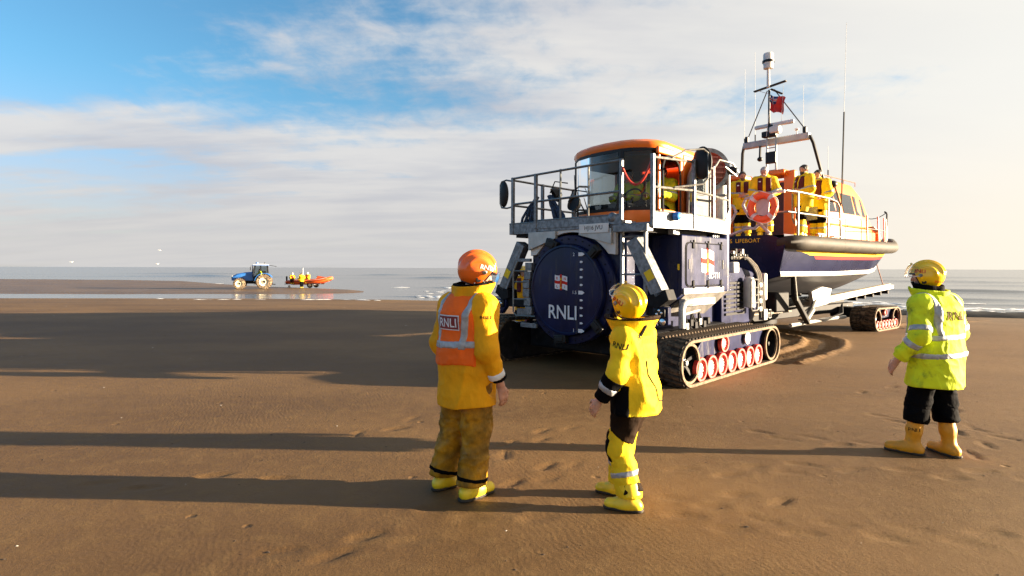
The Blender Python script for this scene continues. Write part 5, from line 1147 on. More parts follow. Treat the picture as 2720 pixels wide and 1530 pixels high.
def legs_field(J, s, res, bulk=1.0, top=.95, bottom=.12, crease=.010, seed=3, taper=1.0):
    pts = np.array([J[k] for k in ('ankL', 'ankR', 'kneeL', 'kneeR', 'hipL', 'hipR', 'pel')]); F = Field(pts.min(0) - .17, pts.max(0) + .22, res); P = lambda k: vec(J[k]); b = bulk * s
    F.cone(P('pel'), P('pel') - (0, 0, .06), .125 * b, .12 * b, .05, ((1, 0, 0), 1.15))
    for q in 'LR': F.cone(P('hip' + q), P('knee' + q), .105 * b, .088 * b, .05); F.cone(P('knee' + q), P('ank' + q), .086 * b, .074 * b * taper, .04)
    if crease: F.crease(crease, 18, seed, (1, 1, .7)); F.crease(crease * .6, 40, seed + 4, (.7, .7, 1.3))
    F.cut(lambda Q: bottom * s - Q[..., 2]); F.cut(lambda Q: Q[..., 2] - top * s); return F
def boots(T, J, s, m, shaft=.36, res=.012, sole=SOLE, toe=1.0):
    for q in 'LR':
        a = J['foot' + q]; fd = vec((math.sin(a), math.cos(a), 0)); A = vec(J['ank' + q]); K = vec(J['knee' + q]); d = (K - A) / np.linalg.norm(K - A)
        F = Field(np.minimum(A, A + d * shaft) - .26, np.maximum(A, A + d * shaft) + .26, res)
        F.cone(A - (0, 0, .01), A + d * shaft * .5, .056 * s, .064 * s, .03); F.cone(A + d * shaft * .5, A + d * (shaft + .06), .064 * s, .074 * s, .03)
        base = vec((A[0], A[1], 0)); F.cone(base - fd * .05 * s + (0, 0, .052 * s), base + fd * .06 * s + (0, 0, .055 * s), .050 * s, .052 * s, .04); F.cone(base + fd * .05 * s + (0, 0, .055 * s), base + fd * .175 * s * toe + (0, 0, .045 * s), .052 * s, .044 * s, .04)
        F.crease(.004, 30, 7 + ord(q))
        F.cut(lambda Q: .018 - Q[..., 2]); F.cut(lambda Q: (Q - A) @ d - shaft)
        o = F.obj('boot', m, T)
        S = Field(base - .3, base + (.3, .3, .1), res); S.cone(base - fd * .055 * s + (0, 0, .02), base + fd * .05 * s + (0, 0, .02), .053 * s, .050 * s, .02); S.cone(base + fd * .05 * s + (0, 0, .02), base + fd * .178 * s * toe + (0, 0, .02), .054 * s, .046 * s, .02)
        S.cut(lambda Q: np.maximum(.001 - Q[..., 2], Q[..., 2] - .026)); S.obj('sole', sole, o)
def strip(T, F, name, m, region, off=.006):
    """a part laid over a garment wherever region(points) < 0"""
    G = F.copy(); G.v = np.maximum(F.v - off, region(F.pts())); return G.obj(name, m, T)
def helmet(T, c, f, r, u, m, s=1.0, visor='down', text=None, textm=None, rear=None):
    """ridged marine helmet: shell, rim, visor, ear hole, lettering; built in the head's own axes"""
    c = vec(c); M = np.stack([r, f, u], 1)
    def shell(az, el, off=0.0):   # az from forward, towards right
        d = vec((math.sin(az) * math.cos(el), math.cos(az) * math.cos(el), math.sin(el)))
        k = vec((.128, .155, .150)) * s; rad = 1 / math.sqrt(((d / k) ** 2).sum())
        lat = d[0] * rad / (.128 * s)
        if d[2] > -.15: rad += .0075 * s * (math.cos(lat * 15.0) + .35 * math.cos(lat * 30.0)) * min(1, max(0, (d[2] + .15) * 3)) * (1 if d[1] < .75 else .4)
        p = d * (rad + off); return c + M @ (p + vec((0, -.008, .018)) * s)
    def lowest(az):  # rim: low at the sides and nape, high over the face
        a = abs((az + math.pi) % (2 * math.pi) - math.pi); k = min(1, max(0, (a - .75) / .35)); k = k * k * (3 - 2 * k)
        return R(8) + (R(-58) - R(8)) * k + (R(6) * max(0, (a - 2.2) / .94))
    N, E = 132, 40; rings = []
    for j in range(E): rings.append([shell(2 * math.pi * i / N, lowest(2 * math.pi * i / N) + (R(89.5) - lowest(2 * math.pi * i / N)) * j / (E - 1)) for i in range(N)])
    H = MB().loft(np.array(rings), cap=False).obj('helmet', m, T, 60)
    inn = [[shell(2 * math.pi * i / N, lowest(2 * math.pi * i / N) + R(2) + (R(89.5) - lowest(2 * math.pi * i / N)) * j / (E - 1), -.022) for i in range(N)] for j in range(0, E, 2)]
    MB().loft(np.array(inn), cap=False).obj('helmet_lining', BLACK, H, 60)
    part('helmet_rim', BLACK, H, lambda b: b.tube([shell(2 * math.pi * i / N, lowest(2 * math.pi * i / N) - R(1), -.006) for i in range(N)], .010 * s, 6, close=True))
    for k in (-1, 1):
        p = shell(k * R(78), R(-32), .0); q = M @ vec((k, .2, 0)); part('ear_hole', BLACK, H, lambda b: b.lathe(p - q * .004, q, [(0, 0), (.021 * s, 0), (.021 * s, .006), (.016 * s, .007), (0, .004)], 16))
        p2 = shell(k * R(68), R(-2), .0); part('visor_pivot', STEEL, H, lambda b: b.lathe(p2 - q * .004, q, [(0, 0), (.018 * s, 0), (.018 * s, .012), (.008 * s, .016), (0, .016)], 12))
        p3 = shell(k * R(86), R(-50), 0); part('helmet_stud', CHROME, H, lambda b: b.sphere(p3, .006 * s, 8, 6))
    tilt = {'down': R(-16), 'up': R(52), 'half': R(18)}[visor]; rows = []
    for j in range(9):
        row = []
        for i in range(25):
            az = R(-72) + R(144) * i / 24; el = tilt - R(22) + R(50) * j / 8; fall = math.cos(az) ** .5 if math.cos(az) > 0 else 0
            row.append(shell(az, R(-2) + (el - R(-2)) * fall, (.028 + .014 * (1 - j / 8)) * s))
        rows.append(row)
    vz = MB().loft(np.array(rows), cap=False, loop=False).obj('visor', VISOR, H, 60)
    part('visor_edge', BLACK if visor == 'down' else mat('visor_rim', (.55, .56, .60), .4, var=.05), vz, lambda b: b.tube([vec(p) for p in rows[0]], .004 * s, 5))
    def letter(key, az0, el0, hgt, mm, sgn=1, tilt_=0.0):
        vs, fs = fine_text(key, hgt / TEXTS[key][2][1], 1.0, .006); V = []
        for x, y, z in vs:
            x, y = x * math.cos(tilt_) - y * math.sin(tilt_), x * math.sin(tilt_) + y * math.cos(tilt_)
            V.append(shell(az0 - sgn * -1 * x / (.14 * s) * -1, el0 + y / (.145 * s), .003))
        b = MB(); b.add(V, fs); b.obj('lettering', mm, H, 0, fixn=False)
    if text:
        for az0 in text[0]: letter('RNLI', az0, text[1], text[2] * s, textm, 1, text[3] if az0 > 0 else -text[3])
    if rear: letter('Shore Crew', math.pi + rear, R(-30), .022 * s, textm)
    return H
def fine_text(key, k, xs, step=.010):
    vs, fs, sz = TEXTS[key]; bm = bmesh.new(); bv = [bm.verts.new((x * k * xs, y * k, 0)) for x, y, _ in vs]
    for f in fs:
        try: bm.faces.new([bv[i] for i in f])
        except ValueError: pass
    for _ in range(4):
        bmesh.ops.triangulate(bm, faces=bm.faces); e = [q for q in bm.edges if q.calc_length() > step]
        if not e: break
        bmesh.ops.subdivide_edges(bm, edges=e, cuts=1)
    bmesh.ops.triangulate(bm, faces=bm.faces); bm.verts.index_update(); out = ([tuple(v.co) for v in bm.verts], [tuple(v.index for v in f.verts) for f in bm.faces]); bm.free(); return out
def drape(T, fields, key, O, xd, yd, height, m, xs=1.0, off=.006, name='lettering', reach=.35):
    """lettering projected onto a garment"""
    V, F = fields.last; bvh = BVHTree.FromPolygons([tuple(p) for p in V], [tuple(f) for f in F]); vs, fs = fine_text(key, height / TEXTS[key][2][1], xs)
    O, xd, yd = vec(O), vec(xd), vec(yd); xd /= np.linalg.norm(xd); yd -= xd * (yd @ xd); yd /= np.linalg.norm(yd); n = np.cross(xd, yd); out = []
    for x, y, _ in vs:
        p = O + xd * x + yd * y; hit = bvh.ray_cast(Vector(p + n * reach), Vector(-n), 2 * reach)
        out.append((vec(hit[0]) + n * off) if hit[0] is not None else p)
    return MB().add(out, fs).obj(name, m, T, 0, fixn=False)
def drape_quad(T, fields, O, xd, yd, w, h, m, off=.004, name='patch', n=14, reach=.35):
    V, F = fields.last; bvh = BVHTree.FromPolygons([tuple(p) for p in V], [tuple(f) for f in F]); O, xd, yd = vec(O), vec(xd), vec(yd); xd /= np.linalg.norm(xd); yd -= xd * (yd @ xd); yd /= np.linalg.norm(yd); nn = np.cross(xd, yd); out = []
    for j in range(n):
        for i in range(n):
            p = O + xd * (i / (n - 1) - .5) * w + yd * (j / (n - 1) - .5) * h; hit = bvh.ray_cast(Vector(p + nn * reach), Vector(-nn), 2 * reach); out.append((vec(hit[0]) + nn * off) if hit[0] is not None else p)
    return MB().add(out, [(j * n + i, j * n + i + 1, (j + 1) * n + i + 1, (j + 1) * n + i) for j in range(n - 1) for i in range(n - 1)]).obj(name, m, T, 60, fixn=False)
def off_arms(J, r=.10):
    def f(Q):
        d = np.full(Q.shape[:-1], 9.0)
        for q in 'LR':
            for a, b in (('sh' + q, 'el' + q), ('el' + q, 'wr' + q)):
                A, B_ = vec(J[a]), vec(J[b]); ab = B_ - A; t = np.clip(((Q - A) @ ab) / (ab @ ab), 0, 1); d = np.minimum(d, np.linalg.norm(Q - A - t[..., None] * ab, axis=-1))
        return r - d
    return f
def slab(a, b, t0, t1, rmax=9.0):
    """region between two planes across the segment a-b (t in metres from a), within rmax of its axis"""
    a, b = vec(a), vec(b); d = (b - a) / np.linalg.norm(b - a)
    def f(Q):
        t = (Q - a) @ d; r = np.linalg.norm(Q - a - t[..., None] * d, axis=-1); return np.maximum(np.maximum(t0 - t, t - t1), r - rmax)
    return f
def collar(T, F0, J, s, m, h=.12, res=.011, open_=.0, rad=.115, lean=(0, 0), inner=None, name='collar'):
    """stand-up collar: a ring round the neck, open towards the front"""
    c = vec(J['neck']) + (0, 0, -.03 * s); F = Field(c - (.3, .3, .10), c + (.3, .3, .28), res); P = F.pts() - c; L = vec((lean[0], lean[1], 0))
    z = P[..., 2]; q = P - (z / h)[..., None] * L; ang = np.arctan2(q[..., 0], q[..., 1]); r = np.sqrt((q[..., 0] / 1.12) ** 2 + q[..., 1] ** 2)
    tgt = rad * s * (1 + .25 * np.clip(z / h, 0, 1)) + .006 * np.sin(ang * 6 + z * 20) ; F.v = np.maximum(np.abs(r - tgt) - .011, np.maximum(-.09 - z, z - h * s - .02 * np.cos(ang)))
    if open_: F.v = np.maximum(F.v, open_ - np.abs(ang) * r)
    return F.obj(name, m, T)
# ------------------------------------------------------------------ the three onlookers on the sand
def on_sand(px, py): x, y = gpt(px, py, 0.0); return (x, y, 0.0)
def onlooker_orange():
    s = 1.04; az = R(42)
    T = thing('person', 'person in orange helmet, orange reflective vest and yellow oilskins, back turned', 'person', (-.345, 4.50, 0), -az)
    J = scaled({**POSE, 'ankL': (-.22, -.03, .09), 'ankR': (.08, -.035, .09), 'kneeL': (-.16, .03, .50), 'kneeR': (.09, .02, .50), 'footL': R(6), 'footR': R(4), 'waist': (0, -.005, 1.12), 'chest': (0, .0, 1.32), 'neck': (0, .02, 1.47), 'head': (.02, .085, 1.65), 'yaw': R(38), 'pitch': R(20),
                'elL': (-.255, -.03, 1.12), 'wrL': (-.25, .08, .87), 'elR': (.262, -.05, 1.10), 'wrR': (.275, .07, .845), 'shL': (-.18, 0, 1.40), 'shR': (.18, 0, 1.40)}, s)
    J['handR'] = ((.05, .25, -1), (1, -.2, 0), (0, 1, .2))
    body_mesh(T, J, s, .0085)
    F = jacket_field(J, s, .0105, 1.04, .68, 1.10, .16, .010, 1, .0, 1.0, 1.04); jk = F.obj('oilskin_jacket', OIL, T)
    # vest: waistcoat over the jacket, without sleeves
    V = F.tor.copy(); Q = F.pts()
    V.v = np.maximum(np.maximum(F.tor.v - .012, .985 * s + .01 * np.sin(Q[..., 0] * 14) - Q[..., 2]), np.maximum(Q[..., 2] - 1.545 * s, np.abs(Q[..., 0]) - (.205 - .03 * np.clip((Q[..., 2] - 1.15) / .3, 0, 1)) * s))
    # neck opening
    V.v = np.maximum(V.v, 0.10 * s - np.sqrt(Q[..., 0] ** 2 + (Q[..., 1] - J['neck'][1]) ** 2) - np.clip((1.43 * s - Q[..., 2]) * 2, 0, 1)); V.crease(.004, 26, 31, (1, 1, 2.2))
    vs = V.obj('reflective_vest', VEST, T)
    strip(vs, V, 'reflective_band', TAPE, lambda P: np.abs(P[..., 2] - 1.13 * s - .012 * np.sin(P[..., 0] * 6)) - .027, .005)
    for k in (-1, 1): strip(vs, V, 'shoulder_band', TAPE, lambda P: np.maximum(np.abs(np.abs(P[..., 0]) * 1.0 - (.118 + .03 * np.clip((P[..., 2] - 1.13) / .35, 0, 1)) * s) - .025, np.maximum(1.10 * s - P[..., 2], -k * P[..., 0])), .006)
    pt = drape_quad(vs, V, (-.01, -.3, 1.29 * s), (1, 0, 0), (0, 0, 1), .22, .112, TAPEW, .006, 'back_patch'); p2 = drape_quad(vs, V, (-.01, -.3, 1.29 * s), (1, 0, 0), (0, 0, 1), .204, .096, mat('patch_maroon', (.20, .015, .02), .6), .010, 'patch_field')
    drape(vs, V, 'RNLI', (-.01, -.3, 1.29 * s), (1, 0, 0), (0, 0, 1), .066, PRINTW, .95, .012)
    drape(T, F, 'RNLI', (.225, -.02, 1.335 * s), (.74, .67, 0), (0, 0, 1), .024, PRINTB, 1.25, .003)
    el, wr = vec(J['elR']), vec(J['wrR'])
    L = np.linalg.norm(wr - el)
    for q in 'LR': strip(jk, F.arm[q], 'cuff_band', TAPEW, slab(J['el' + q], J['wr' + q], L * .60, L * .60 + .05), .005)
    strip(jk, F.arm['R'], 'cuff_strap', NAVYC, lambda P: np.maximum(slab(J['elR'], J['wrR'], L * .76, L * .76 + .026)(P), -(P[..., 0] - wr[0])), .008)
    hd = collar(T, F, J, s, OIL, .125, .010, .05, .112, (.01, .035)); collar(T, F, J, s * .95, NAVYC, .145, .010, .10, .105, (.01, .03), name='collar_lining')
    G = legs_field(J, s, .0105, 1.16, .94, .11, .015, 3, 1.28); lg = G.obj('oilskin_trousers', OILD, T)
    for q in 'LR': strip(lg, G, 'ankle_strap', NAVYC, slab(J['ank' + q], J['knee' + q], .055, .085, .13), .006)
    boots(T, J, s, BOOTL, .20)
    f, r, u = head_axes(J['yaw'], J['pitch']); helmet(T, J['head'], f, r, u, HELMO, s * .955, 'down', ([R(66)], R(16), .038, R(6)), PRINTW)
    return T
def onlooker_small():
    s = .885; az = R(-52)
    T = thing('person', 'small person in yellow helmet and yellow and black waterproofs, standing on the sand', 'person', (.90, 4.33, 0), -az)
    J = scaled({**POSE, 'ankL': (-.14, -.05, .09), 'ankR': (.10, .17, .09), 'kneeL': (-.10, .07, .50), 'kneeR': (.10, .16, .50), 'footL': R(-20), 'footR': R(-12), 'hipL': (-.095, -.03, .92), 'hipR': (.095, -.02, .92), 'pel': (0, -.03, .97), 'waist': (0, .0, 1.12), 'chest': (0, .0, 1.32), 'neck': (0, .02, 1.47), 'head': (0, .05, 1.67), 'yaw': R(8), 'pitch': R(-4),
                'shL': (-.185, 0, 1.41), 'shR': (.185, 0, 1.41), 'elL': (-.28, .0, 1.13), 'wrL': (-.29, .15, .91), 'elR': (.25, -.02, 1.13), 'wrR': (.24, .14, .92)}, s)
    J['handL'] = ((-.05, .5, -.85), (-1, -.1, .1), (0, .6, .6))
    body_mesh(T, J, s, .0085, SKINP)
    F = jacket_field(J, s, .0105, 1.09, .80, 1.05, .10, .014, 12, .0, 1.0, 1.05); jk = F.obj('waterproof_jacket', OILY, T)
    strip(jk, F.tor, 'side_panel', NAVYC, lambda P: np.maximum(np.maximum(P[..., 2] - 1.04 * s, -(P[..., 1] - (-.085) * s)), P[..., 0] - .0 * s), .004)
    La = np.linalg.norm(vec(J['wrL']) - vec(J['elL']))
    for q in 'LR':
        Pw = vec(J['wr' + q]); sl = strip(jk, F.arm[q], 'sleeve_panel', NAVYC, slab(J['el' + q], J['wr' + q], La * .12, La * .97), .004); strip(jk, F.arm[q], 'sleeve_band', TAPE, slab(J['el' + q], J['wr' + q], La * .40, La * .40 + .05), .008)
    for pts in ([(.02, 1.23), (.02, 1.12), (.11, .90), (.20, .88)],): # piping on the back
        V, Fc = F.last; bvh = BVHTree.FromPolygons([tuple(p) for p in V], [tuple(f_) for f_ in Fc]); line = []
        for (a, c), (a2, c2) in zip(pts[:-1], pts[1:]):
            for t in np.linspace(0, 1, 10):
                hit = bvh.ray_cast(Vector((a + (a2 - a) * t - .10, -.6, (c + (c2 - c) * t) * s)), Vector((0, 1, 0)), 1.0)
                if hit[0] is not None: line.append((hit[0][0], hit[0][1] - .002, hit[0][2]))
        part('jacket_piping', PRINTB, jk, lambda b: b.tube(line, .005, 5))
    drape(T, F, 'RNLI', (-.42, -.03, 1.31 * s), (.1, -1, -.2), (-.25, -.1, 1), .036, PRINTB, 1.1, .003); drape(T, F, 'HH', (-.13, -.3, 1.425 * s), (1, -.1, .25), (0, 0, 1), .032, PRINTB, 1.1, .003)
    # big folded hood collar
    c = vec(J['neck']) + (0, -.01, .02); K = Field(c - (.32, .32, .14), c + (.32, .32, .16), .009); P = K.pts() - c; z = P[..., 2]; ang = np.arctan2(P[..., 0], P[..., 1]); r_ = np.sqrt((P[..., 0] / 1.15) ** 2 + P[..., 1] ** 2)
    t_ = .135 + .050 * np.clip((z + .02) / .10, -0.6, 1.0); K.v = np.maximum(np.abs(r_ - t_) - .014, np.maximum(-.045 - z + .02 * np.cos(ang), z - .075 - .012 * np.cos(ang * 2))); K.v = np.maximum(K.v, .05 - np.abs(ang) * r_); hood = K.obj('hood_collar', OILY, T)
    strip(hood, K, 'collar_edge', BROWNC, lambda P_: (J['neck'][2] + .075) - P_[..., 2], .003); strip(hood, K, 'collar_toggle', PRINTB, lambda P_: np.maximum(np.abs(P_[..., 0] + .085) - .016, np.maximum(P_[..., 1], np.abs(P_[..., 2] - J['neck'][2] + .0) - .045)), .006)
    drape(hood, K, 'RNLI', (.055, -.4, J['neck'][2] + .045), (1, 0, -.12), (0, 0, 1), .028, PRINTB, 1.25, .006)
    G = legs_field(J, s, .0105, 1.18, .95, .12, .012, 21, 1.10); lg = G.obj('waterproof_trousers', OILY, T)
    strip(lg, G, 'seat_panel', BROWNC, lambda P: np.maximum(.56 * s + .09 * np.clip((P[..., 1] + .02) / .12, -1, 1) - P[..., 2], P[..., 1] - .17), .004)
    for q in 'LR':
        k_ = vec(J['knee' + q]); strip(lg, G, 'knee_pad', NAVYC, lambda P: np.maximum(np.maximum(np.abs(P[..., 2] - k_[2] + .02) - .085, -(P[..., 1] - k_[1] - .005)), np.abs(P[..., 0] - k_[0]) - .09), .005)
        strip(lg, G, 'leg_band', TAPE, slab(J['ank' + q], J['knee' + q], .165, .205, .13), .005); strip(lg, G, 'ankle_patch', BROWNC, lambda P: np.maximum(slab(J['ank' + q], J['knee' + q], .05, .12, .14)(P), P[..., 1] - J['ank' + q][1] - .01), .006)
    boots(T, J, s, BOOTL, .22)
    for q in 'LR':
        A = vec(J['ank' + q]); part('boot_cuff', BOOTL, T, lambda b: b.lathe((A[0], A[1], A[2] + .03), vec(J['knee' + q]) - A, [(.070, 0), (.082, .005), (.086, .085), (.074, .09)], 24, cap=False))
    f, r, u = head_axes(J['yaw'], J['pitch']); helmet(T, J['head'], f, r, u, HELMY, s * .99, 'up', ([R(-80)], R(6), .040, R(20)), PRINTR)
    return T
def onlooker_broad():
    s = 1.015; az = R(-22)
    T = thing('person', 'broad person in yellow helmet, fluorescent yellow coat, dark trousers and tall yellow boots', 'person', (3.99, 5.50, 0), -az)
    J = scaled({**POSE, 'ankL': (-.17, .10, .09), 'ankR': (.10, -.07, .09), 'kneeL': (-.13, .06, .50), 'kneeR': (.11, -.01, .50), 'footL': R(-24), 'footR': R(8), 'waist': (0, .0, 1.12), 'neck': (0, .03, 1.47), 'head': (-.01, .075, 1.655), 'yaw': R(-30), 'pitch': R(3),
                'shL': (-.205, .0, 1.40), 'shR': (.205, .0, 1.40), 'elL': (-.295, -.05, 1.13), 'wrL': (-.335, .12, .89), 'elR': (.29, -.02, 1.12), 'wrR': (.30, .12, .90)}, s)
    J['handL'] = ((-.05, .55, -.85), (-1, 0, .2), (.3, .6, .6)); J['handR'] = ((0, .5, -.85), (1, 0, .2), (0, .6, .6))
    body_mesh(T, J, s, .0085)
    F = jacket_field(J, s, .0105, 1.12, .655, 1.12, .06, .015, 41, .0, 1.03, 1.0); jk = F.obj('fluorescent_coat', HIVIS, T)
    for z in (1.115, .95): strip(jk, F.tor, 'reflective_band', TAPE, lambda P: np.abs(P[..., 2] - z * s - .01 * np.sin(P[..., 0] * 5)) - .026, .006)
    for k in (-1, 1): strip(jk, F, 'shoulder_band', TAPE, lambda P: np.maximum(np.abs(np.abs(P[..., 0]) - (.150 + .02 * np.sin((P[..., 2] - 1.1) * 6)) * s) - .026, np.maximum(1.13 * s - P[..., 2], -k * P[..., 0])), .006)
    for q in 'LR':
        L1, L2 = np.linalg.norm(vec(J['el' + q]) - vec(J['sh' + q])), np.linalg.norm(vec(J['wr' + q]) - vec(J['el' + q]))
        strip(jk, F.arm[q], 'sleeve_band', TAPE, slab(J['sh' + q], J['el' + q], L1 * .72, L1 * .72 + .055), .006); strip(jk, F.arm[q], 'sleeve_band', TAPE, slab(J['el' + q], J['wr' + q], L2 * .22, L2 * .22 + .055), .006)
    drape(T, F, 'RNLI', (.015, -.4, 1.305 * s), (1, 0, 0), (0, 0, 1), .085, mat('print_brown', (.10, .05, .02), .8, spec=.1), .95, .004)
    cl = collar(T, F, J, s, HIVIS, .105, .010, .04, .118, (0, .03)); collar(T, F, J, s, NAVYC, .15, .010, 0, .092, (-.005, .035), name='neck_warmer')
    G = legs_field(J, s, .0105, 1.06, .94, .32, .014, 51, 1.2); G.obj('dark_trousers', NAVYC, T)
    for q in 'LR':  # bloused trouser ends over the boots
        K_ = vec(J['knee' + q]); A = vec(J['ank' + q]); d = (A - K_) / np.linalg.norm(A - K_); Bf = Field(K_ - .25, K_ + .25, .011); Bf.cone(K_ - d * .02, K_ + d * .15, .094 * s, .102 * s, .03); Bf.crease(.014, 24, 61 + ord(q)); Bf.cut(lambda P: (P - K_) @ d - .20); Bf.obj('trouser_cuff', NAVYC, T)
    boots(T, J, s, BOOT, .30)
    A, K_ = vec(J['ankL']), vec(J['kneeL'])
    Bt = Field(A - .3, A + (.3, .3, .5), .012); d = (K_ - A) / np.linalg.norm(K_ - A); Bt.cone(A, A + d * .17, .056 * s, .064 * s, .03); Bt.cone(A + d * .17, A + d * .4, .064 * s, .074 * s, .03); Bt.last = Bt.mesh()
    drape(T, Bt, 'RNLI', A + d * .155, (.53, -.85, 0), (0, 0, 1), .036, PRINTB, .9, .006, reach=.2)
    f, r, u = head_axes(J['yaw'], J['pitch']); helmet(T, J['head'], f, r, u, HELMY, s * .90, 'half', ([R(-64)], R(18), .040, R(4)), PRINTR, rear=R(26))
    return T
import time as _t
onlooker_orange(); onlooker_small(); onlooker_broad()
# ------------------------------------------------------------------ crew on the boat, in the cab and behind the tractor
def hair_cap(T, J, s, m, beard=None, res=.011):
    f, r, u = head_axes(J['yaw'], J['pitch']); c = vec(J['head']); F = Field(c - .2, c + .2, res)
    F.cone(c + u * .040 * s - f * .020 * s, c + u * .032 * s + f * .020 * s, .097 * s, .086 * s, .02); F.cone(c - f * .045 * s, c - u * .05 * s - f * .05 * s, .07 * s, .05 * s, .02)
    F.crease(.005, 60, 5); F.cut(lambda P: ((P - c) @ f) * .9 - ((P - c) @ u) * .55 - .035 * s); F.obj('hair', m, T)
    if beard:
        B = Field(c - .2, c + .2, res); B.cone(c - u * .05 * s + f * .045 * s, c - u * .095 * s + f * .062 * s, .066 * s, .045 * s, .02); B.cut(lambda P: ((P - c) @ u) + .042 * s); B.ball(c - u * .058 * s + f * .11 * s, (.02 * s, .02 * s, .012 * s), .005, sub=True); B.obj('beard', beard, T)
    part('eye_pair', EYEW, T, lambda b: [b.sphere(c + r * k * .034 * s + u * .008 * s + f * .093 * s, .009 * s, 8, 6) for k in (-1, 1)])
def crew(label, loc, az, pose, hair=HAIRD, beard=None, s=1.0, seed=1, jk=OILY, tr=OILY, lj=True, patches=True, bare=True, head=True, hem=.74, skin=SKIN, cat='person', group=None, legs=True):
    T = thing('person', label, cat, loc, -az, group); J = scaled({**POSE, **pose}, s); res = .016
    body_mesh(T, J, s, .011, skin, True, head)
    F = jacket_field(J, s, res, 1.12, hem, 1.0, .02, .009, seed, .03); j = F.obj('crew_jacket', jk, T)
    for q in 'LR':
        L = np.linalg.norm(vec(J['el' + q]) - vec(J['sh' + q])); strip(j, F.arm[q], 'sleeve_band', TAPE, slab(J['sh' + q], J['el' + q], L * .8, L * .8 + .05), .006)
    if lj:
        zt = J['neck'][2] - .01; V = F.tor.copy(); V.v = np.maximum(np.maximum(F.tor.v - .030, J['waist'][2] - .02 - F.pts()[..., 2]), np.maximum(F.pts()[..., 2] - zt, np.abs(F.pts()[..., 0]) - .155 * s)); Q = F.pts()
        V.v = np.maximum(V.v, np.maximum(.035 * s - np.abs(Q[..., 0]), -Q[..., 1])); l = V.obj('life_jacket', LJ, T)
        strip(l, V, 'chest_tag', PRINTW, lambda P: np.maximum(np.maximum(np.abs(P[..., 0] - .10 * s) - .03, np.abs(P[..., 2] - J['chest'][2] - .05) - .018), -P[..., 1]), .006)
    if legs:
        G = legs_field(J, s, res, 1.14, .96, .12, .010, seed + 3, 1.1); g = G.obj('crew_trousers', tr, T)
        if patches:
            for q in 'LR':
                k_ = vec(J['knee' + q]); strip(g, G, 'knee_pad', NAVYC, lambda P: np.maximum(np.abs(P[..., 2] - k_[2]) - .11, np.linalg.norm(P[..., :2] - k_[:2], axis=-1) - .14), .006); strip(g, G, 'leg_band', TAPE, slab(J['ank' + q], J['knee' + q], .17, .22, .14), .007)
                h_ = vec(J['hip' + q]); strip(g, G, 'thigh_panel', NAVYC, lambda P: np.maximum(np.maximum(np.abs(P[..., 2] - .72 * s) - .05, np.abs(P[..., 0] - h_[0] * 1.2) - .05), -P[..., 1]), .007)
        boots(T, J, s, BOOTL, .22, .016)
    if hair: hair_cap(T, J, s, hair, beard)
    return T, J, F
DZ = 2.545
def bl(u, v, z=DZ): p = local(BOAT, (u, v, z)); return (p.x, p.y, p.z)
FOLD = dict(elL=(-.27, .0, 1.16), elR=(.27, .0, 1.16), wrL=(-.05, .20, 1.10), wrR=(.05, .22, 1.13), handL=((1, .15, .05), (0, 1, 0), (0, 0, 1)), handR=((-1, .15, .05), (0, 1, 0), (0, 0, 1)))
crew('young crew member with short brown hair standing with hands clasped on the stern deck', bl(.80, -.44), R(203), {**FOLD, 'pitch': R(8), 'yaw': R(-14), 'chest': (.02, .02, 1.32), 'shL': (-.18, .03, 1.40), 'shR': (.21, -.03, 1.42), 'ankL': (-.14, .05, .09)}, HAIRD, mat('stubble', (.10, .06, .04), .7), .97, 3)
crew('older crew member with grey hair and white beard looking down behind the lifebuoy', bl(.62, -1.12), R(206), {**FOLD, 'pitch': R(26), 'yaw': R(10), 'chest': (-.01, .06, 1.30), 'neck': (-.01, .09, 1.46), 'head': (0, .15, 1.59), 'shL': (-.20, .06, 1.38), 'shR': (.20, .05, 1.40), 'elL': (-.30, .06, 1.12), 'elR': (.29, .08, 1.12), 'wrL': (-.14, .30, 1.00), 'wrR': (.14, .31, 1.02)}, HAIRG, HAIRG, .99, 5)
crew('dark bearded crew member in profile beside the starboard rail, arms folded', bl(1.78, -1.56), R(258), {**FOLD, 'pitch': R(6), 'chest': (.0, -.03, 1.32), 'neck': (0, -.03, 1.49), 'head': (0, .0, 1.64), 'kneeL': (-.13, .16, .52), 'ankL': (-.14, .20, .09), 'kneeR': (.12, -.02, .50), 'ankR': (.13, -.10, .09), 'yaw': R(-10)}, HAIRD, HAIRD, 1.05, 7)
crew('crew member with one hand raised to the face, farthest along the starboard rail', bl(2.55, -1.60), R(236), {'elR': (.33, .18, 1.36), 'wrR': (.13, .26, 1.55), 'handR': ((-.7, -.1, .5), (.2, .9, .2), (0, .2, 1)), 'elL': (-.28, -.03, 1.15), 'wrL': (-.2, .16, 1.05), 'pitch': R(4)}, HAIRD, None, 1.02, 9)
def tl(u, v, z): p = local(TRACTOR, (u, v, z)); return (p.x, p.y, p.z)
SIT = dict(hipL=(-.09, .0, .42), hipR=(.09, .0, .42), pel=(0, -.02, .46), kneeL=(-.12, .40, .48), kneeR=(.12, .40, .48), ankL=(-.12, .46, .09), ankR=(.12, .46, .09), waist=(0, -.03, .62), chest=(0, -.02, .82), neck=(0, .0, .99), head=(0, .03, 1.14), shL=(-.19, 0, .94), shR=(.19, 0, .94), elL=(-.26, .10, .70), elR=(.26, .10, .70), wrL=(-.16, .34, .72), wrR=(.16, .34, .72), pitch=R(6))
def driver(label, loc, az, seed, head_hair):
    T, J, F = crew(label, loc, az, SIT, head_hair, None, .98, seed, HIVIS, NAVYC, False, False, hem=.44)
    strip(T, F.tor, 'coat_band', TAPE, lambda P: np.abs(P[..., 2] - .66) - .03, .006)
driver('tractor driver in fluorescent yellow coat seen through the open cab door', tl(1.50, -.86, 2.36), R(222), 13, HAIRD)
